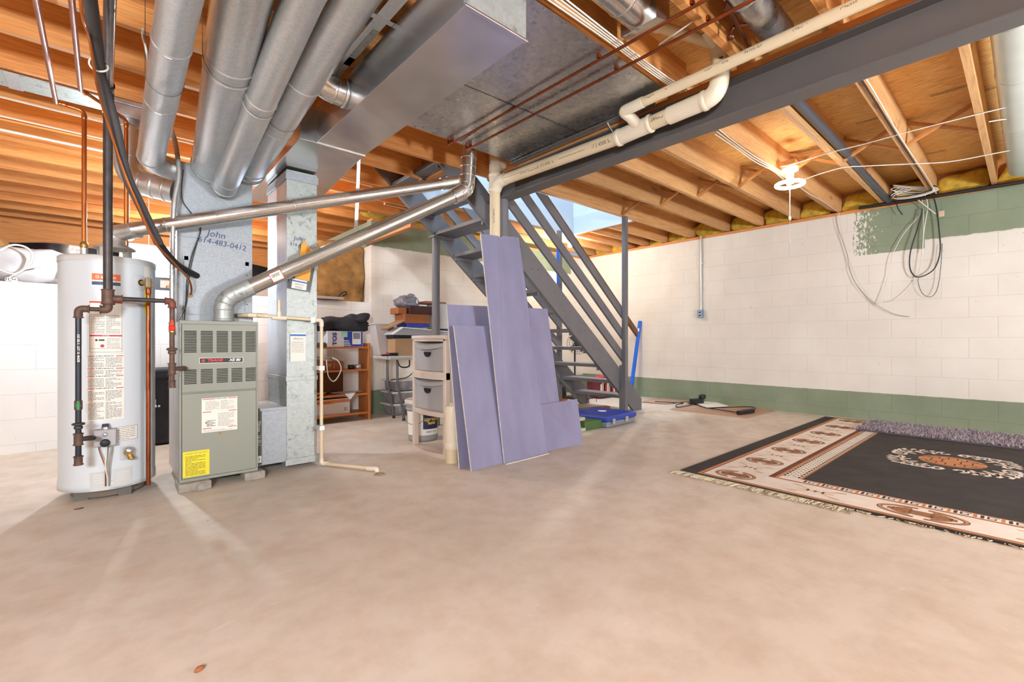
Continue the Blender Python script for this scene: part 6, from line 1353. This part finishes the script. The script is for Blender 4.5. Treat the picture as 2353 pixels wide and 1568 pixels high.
def arc(cx_, cy_, rx, ry, a0, a1, n=14): return [(cx_ + rx * math.cos(a0 + (a1 - a0) * i / n), cy_ + ry * math.sin(a0 + (a1 - a0) * i / n)) for i in range(n + 1)]
def medallion(cx_, cy_, rx, ry, z, c1, c2, w_=.014):
    k = 1 if rx > ry else 0
    for mt_, ww, zz in ((c2, w_ * 1.9, z), (c1, w_ * 1.2, z + .0005)):
        m.use(mt_)
        for a0, a1 in ((.12, math.pi - .12), (math.pi + .12, 2 * math.pi - .12)): m.ribbon(arc(cx_, cy_, rx, ry, a0, a1, 22), ww, zz); m.ribbon(arc(cx_, cy_, rx * .72, ry * .68, a0 + .25, a1 - .25, 16), ww * .85, zz)
        for s_ in (-1, 1):
            if k: m.ribbon([(cx_ - rx * .55, cy_ + s_ * ry * .36), (cx_ + rx * .55, cy_ + s_ * ry * .36)], ww * .8, zz); m.ribbon([(cx_ - rx * .8, cy_ + s_ * ry * .12), (cx_ + rx * .8, cy_ + s_ * ry * .12)], ww * .8, zz); m.ribbon([(cx_ + s_ * rx * .25, cy_ - ry * .4), (cx_ + s_ * rx * .25, cy_ + ry * .4)], ww * .7, zz)
            else: m.ribbon([(cx_ + s_ * rx * .36, cy_ - ry * .55), (cx_ + s_ * rx * .36, cy_ + ry * .55)], ww * .8, zz); m.ribbon([(cx_ + s_ * rx * .12, cy_ - ry * .8), (cx_ + s_ * rx * .12, cy_ + ry * .8)], ww * .8, zz); m.ribbon([(cx_ - rx * .4, cy_ + s_ * ry * .25), (cx_ + rx * .4, cy_ + s_ * ry * .25)], ww * .7, zz)
def scroll(cx_, cy_, sx, sy, z, mt_, w_):
    m.use(mt_)
    for s1 in (-1, 1):
        for s2 in (-1, 1):
            m.ribbon([(cx_ + s1 * sx * t, cy_ + s2 * sy * (.25 + .75 * t ** 2)) for t in (.05, .3, .55, .8, .95)] + [(cx_ + s1 * sx * (.97 + .12 * math.sin(q)), cy_ + s2 * sy * (.85 + .25 * math.cos(q))) for q in (.6, 1.6, 2.6)], w_, z)
    m.ribbon([(cx_ - sx * .35, cy_), (cx_ + sx * .35, cy_)], w_ * 1.6, z); m.ribbon([(cx_, cy_ - sy * .7), (cx_, cy_ + sy * .7)], w_ * 1.4, z); m.ribbon([(cx_ - sx * .25, cy_ + sy * .3), (cx_ + sx * .25, cy_ + sy * .3)], w_, z); m.ribbon([(cx_ - sx * .25, cy_ - sy * .3), (cx_ + sx * .25, cy_ - sy * .3)], w_, z)
nx = 7
for i in range(nx):
    cx_ = RX0 + .17 + i * (RX1 - RX0 - .34) / (nx - 1)
    for cy_ in (RY1 - .30, RY0 + .30):
        medallion(cx_, cy_, .085, .115, Z2, CRGO, CRGB, .011)
        if i < nx - 1: scroll(cx_ + (RX1 - RX0 - .34) / (nx - 1) / 2, cy_, .085, .11, Z2, mat('pale_orange_yarn', 'd3ae8a', .95), .008)
for xb in (RX0 + .17, RX1 - .17):
    medallion(xb, .37, .085, .17, Z2, CRGO, CRGB, .012)
    for cy_ in (.37 + .47, .37 - .47): scroll(xb, cy_, .07, .13, Z2, MT['pale_orange_yarn'], .010)
mx, my = (RX0 + RX1) / 2 + .0, .38
q_ = arc(mx, my, .185, .185, 0, 2 * math.pi, 40)[:-1]
m.use(CRGO).add([(a, b, Z2 - .0003) for a, b in q_], [list(range(40))]); m.use(CRGB)
for s_ in (-1, 1):
    m.ribbon([(mx + s_ * .06, my + .175), (mx + s_ * .06, my + .035)], .011, Z2).ribbon([(mx + s_ * .06, my - .175), (mx + s_ * .06, my - .035)], .011, Z2)
    m.ribbon(arc(mx + s_ * .01, my, .155, .15, -1.15 if s_ > 0 else math.pi - 1.15, 1.15 if s_ > 0 else math.pi + 1.15, 14), .009, Z2)
    for k in (-.075, -.025, .025, .075): m.ribbon([(mx + s_ * .075, my + k), (mx + s_ * (.145 - abs(k) * .3), my + k)], .008, Z2)
    m.ribbon([(mx - .04, my + s_ * .05), (mx + .04, my + s_ * .05)], .008, Z2).ribbon([(mx - .04, my + s_ * .11), (mx + .04, my + s_ * .11)], .008, Z2)
m.use(CRGC)
for q in range(4):
    a0 = q * math.pi / 2 + math.pi / 4
    for j in range(-4, 5):
        a = a0 + j * .145; rr_ = .30 + .07 * (4 - abs(j)) / 4
        cxx, cyy = mx + rr_ * math.cos(a) * 1.0, my + rr_ * math.sin(a) * 1.0
        m.ribbon([(cxx + (.055 - .006 * t) * math.cos(a + t * .8), cyy + (.055 - .006 * t) * math.sin(a + t * .8)) for t in range(7)], .024, Z2)
    for j in (-.5, 0, .5): m.ribbon([(mx + t * math.cos(a0 + j * .6), my + t * math.sin(a0 + j * .6)) for t in (.24, .30, .36)], .02, Z2); 
    m.use(MT['pale_orange_yarn']).ribbon(arc(mx, my, .30, .30, a0 - .45, a0 + .45, 10), .012, Z2 + .0004); m.use(CRGC)
m.obj('carpet', RG)
F = MB(mat('cream_fringe', 'cdc0a2', .95)); rd = random.Random(2)
for xb, s_ in ((RX0, -1), (RX1, 1)):
    y_ = RY0
    while y_ < RY1:
        L = rd.uniform(.07, .10) if (s_ > 0 or .62 < y_) else (rd.uniform(.01, .03) if rd.random() < .4 else 0)
        if L: dy = rd.uniform(-.03, .03); F.prism([(xb, y_, .004), (xb, y_ + .0045, .004), (xb + s_ * L, y_ + dy + .002, .002 + rd.random() * .006)], (0, 0, .004))
        y_ += .0065
o = F.obj('fringe', RG); o['kind'] = 'stuff'
# shaggy gray rug
SX0, SX1, SY0, SY1 = 5.60, 6.30, -1.3, 1.15
t = thing('shaggy_rug', 'narrow fluffy gray rug lying on the black rug by the wall', 'rug', ((SX0 + SX1) / 2, -.1, .013))
MB(mat('shag_backing', '5c5258', .95)).box(SX0, SX1, SY0, SY1, .0135, .026).obj('backing', t)
F = MB(SHAG); F2 = MB(mat('shag_yarn_light', 'b3a6ac', .95))
for k in range(15000):
    x_, y_ = rd.uniform(SX0, SX1), rd.uniform(SY0, SY1); h_ = rd.uniform(.015, .03); a = rd.random() * 6.28; q = F if k % 2 else F2
    dx, dy = .006 * math.cos(a), .006 * math.sin(a)
    q.add([(x_ - dx, y_ - dy, .026), (x_ + dx, y_ + dy, .026), (x_ + rd.uniform(-.016, .016), y_ + rd.uniform(-.016, .016), .026 + h_)], [(0, 1, 2)], False)
o = F.obj('dark_pile', t); o['kind'] = 'stuff'; o = F2.obj('light_pile', t); o['kind'] = 'stuff'
# small things on the floor
c = oz(458, 1543, 0); tag(MB(CARDD, True).lump(c + V((0, 0, .006)), (.012, .008, .006), 1, .4, 90, 3, 16).obj('dead_leaf'), 'tiny brown curled leaf on the floor in the foreground', 'leaf')
c = oz(182, 1170, 0); tag(MB(mat('rust_crumb', '6b4a33', .95), True).lump(c + V((0, 0, .002)), (.022, .009, .003), 1, .4, 60, 5, 16).obj('debris_clump'), 'flat brown clump of dirt in front of the water heater', 'debris')
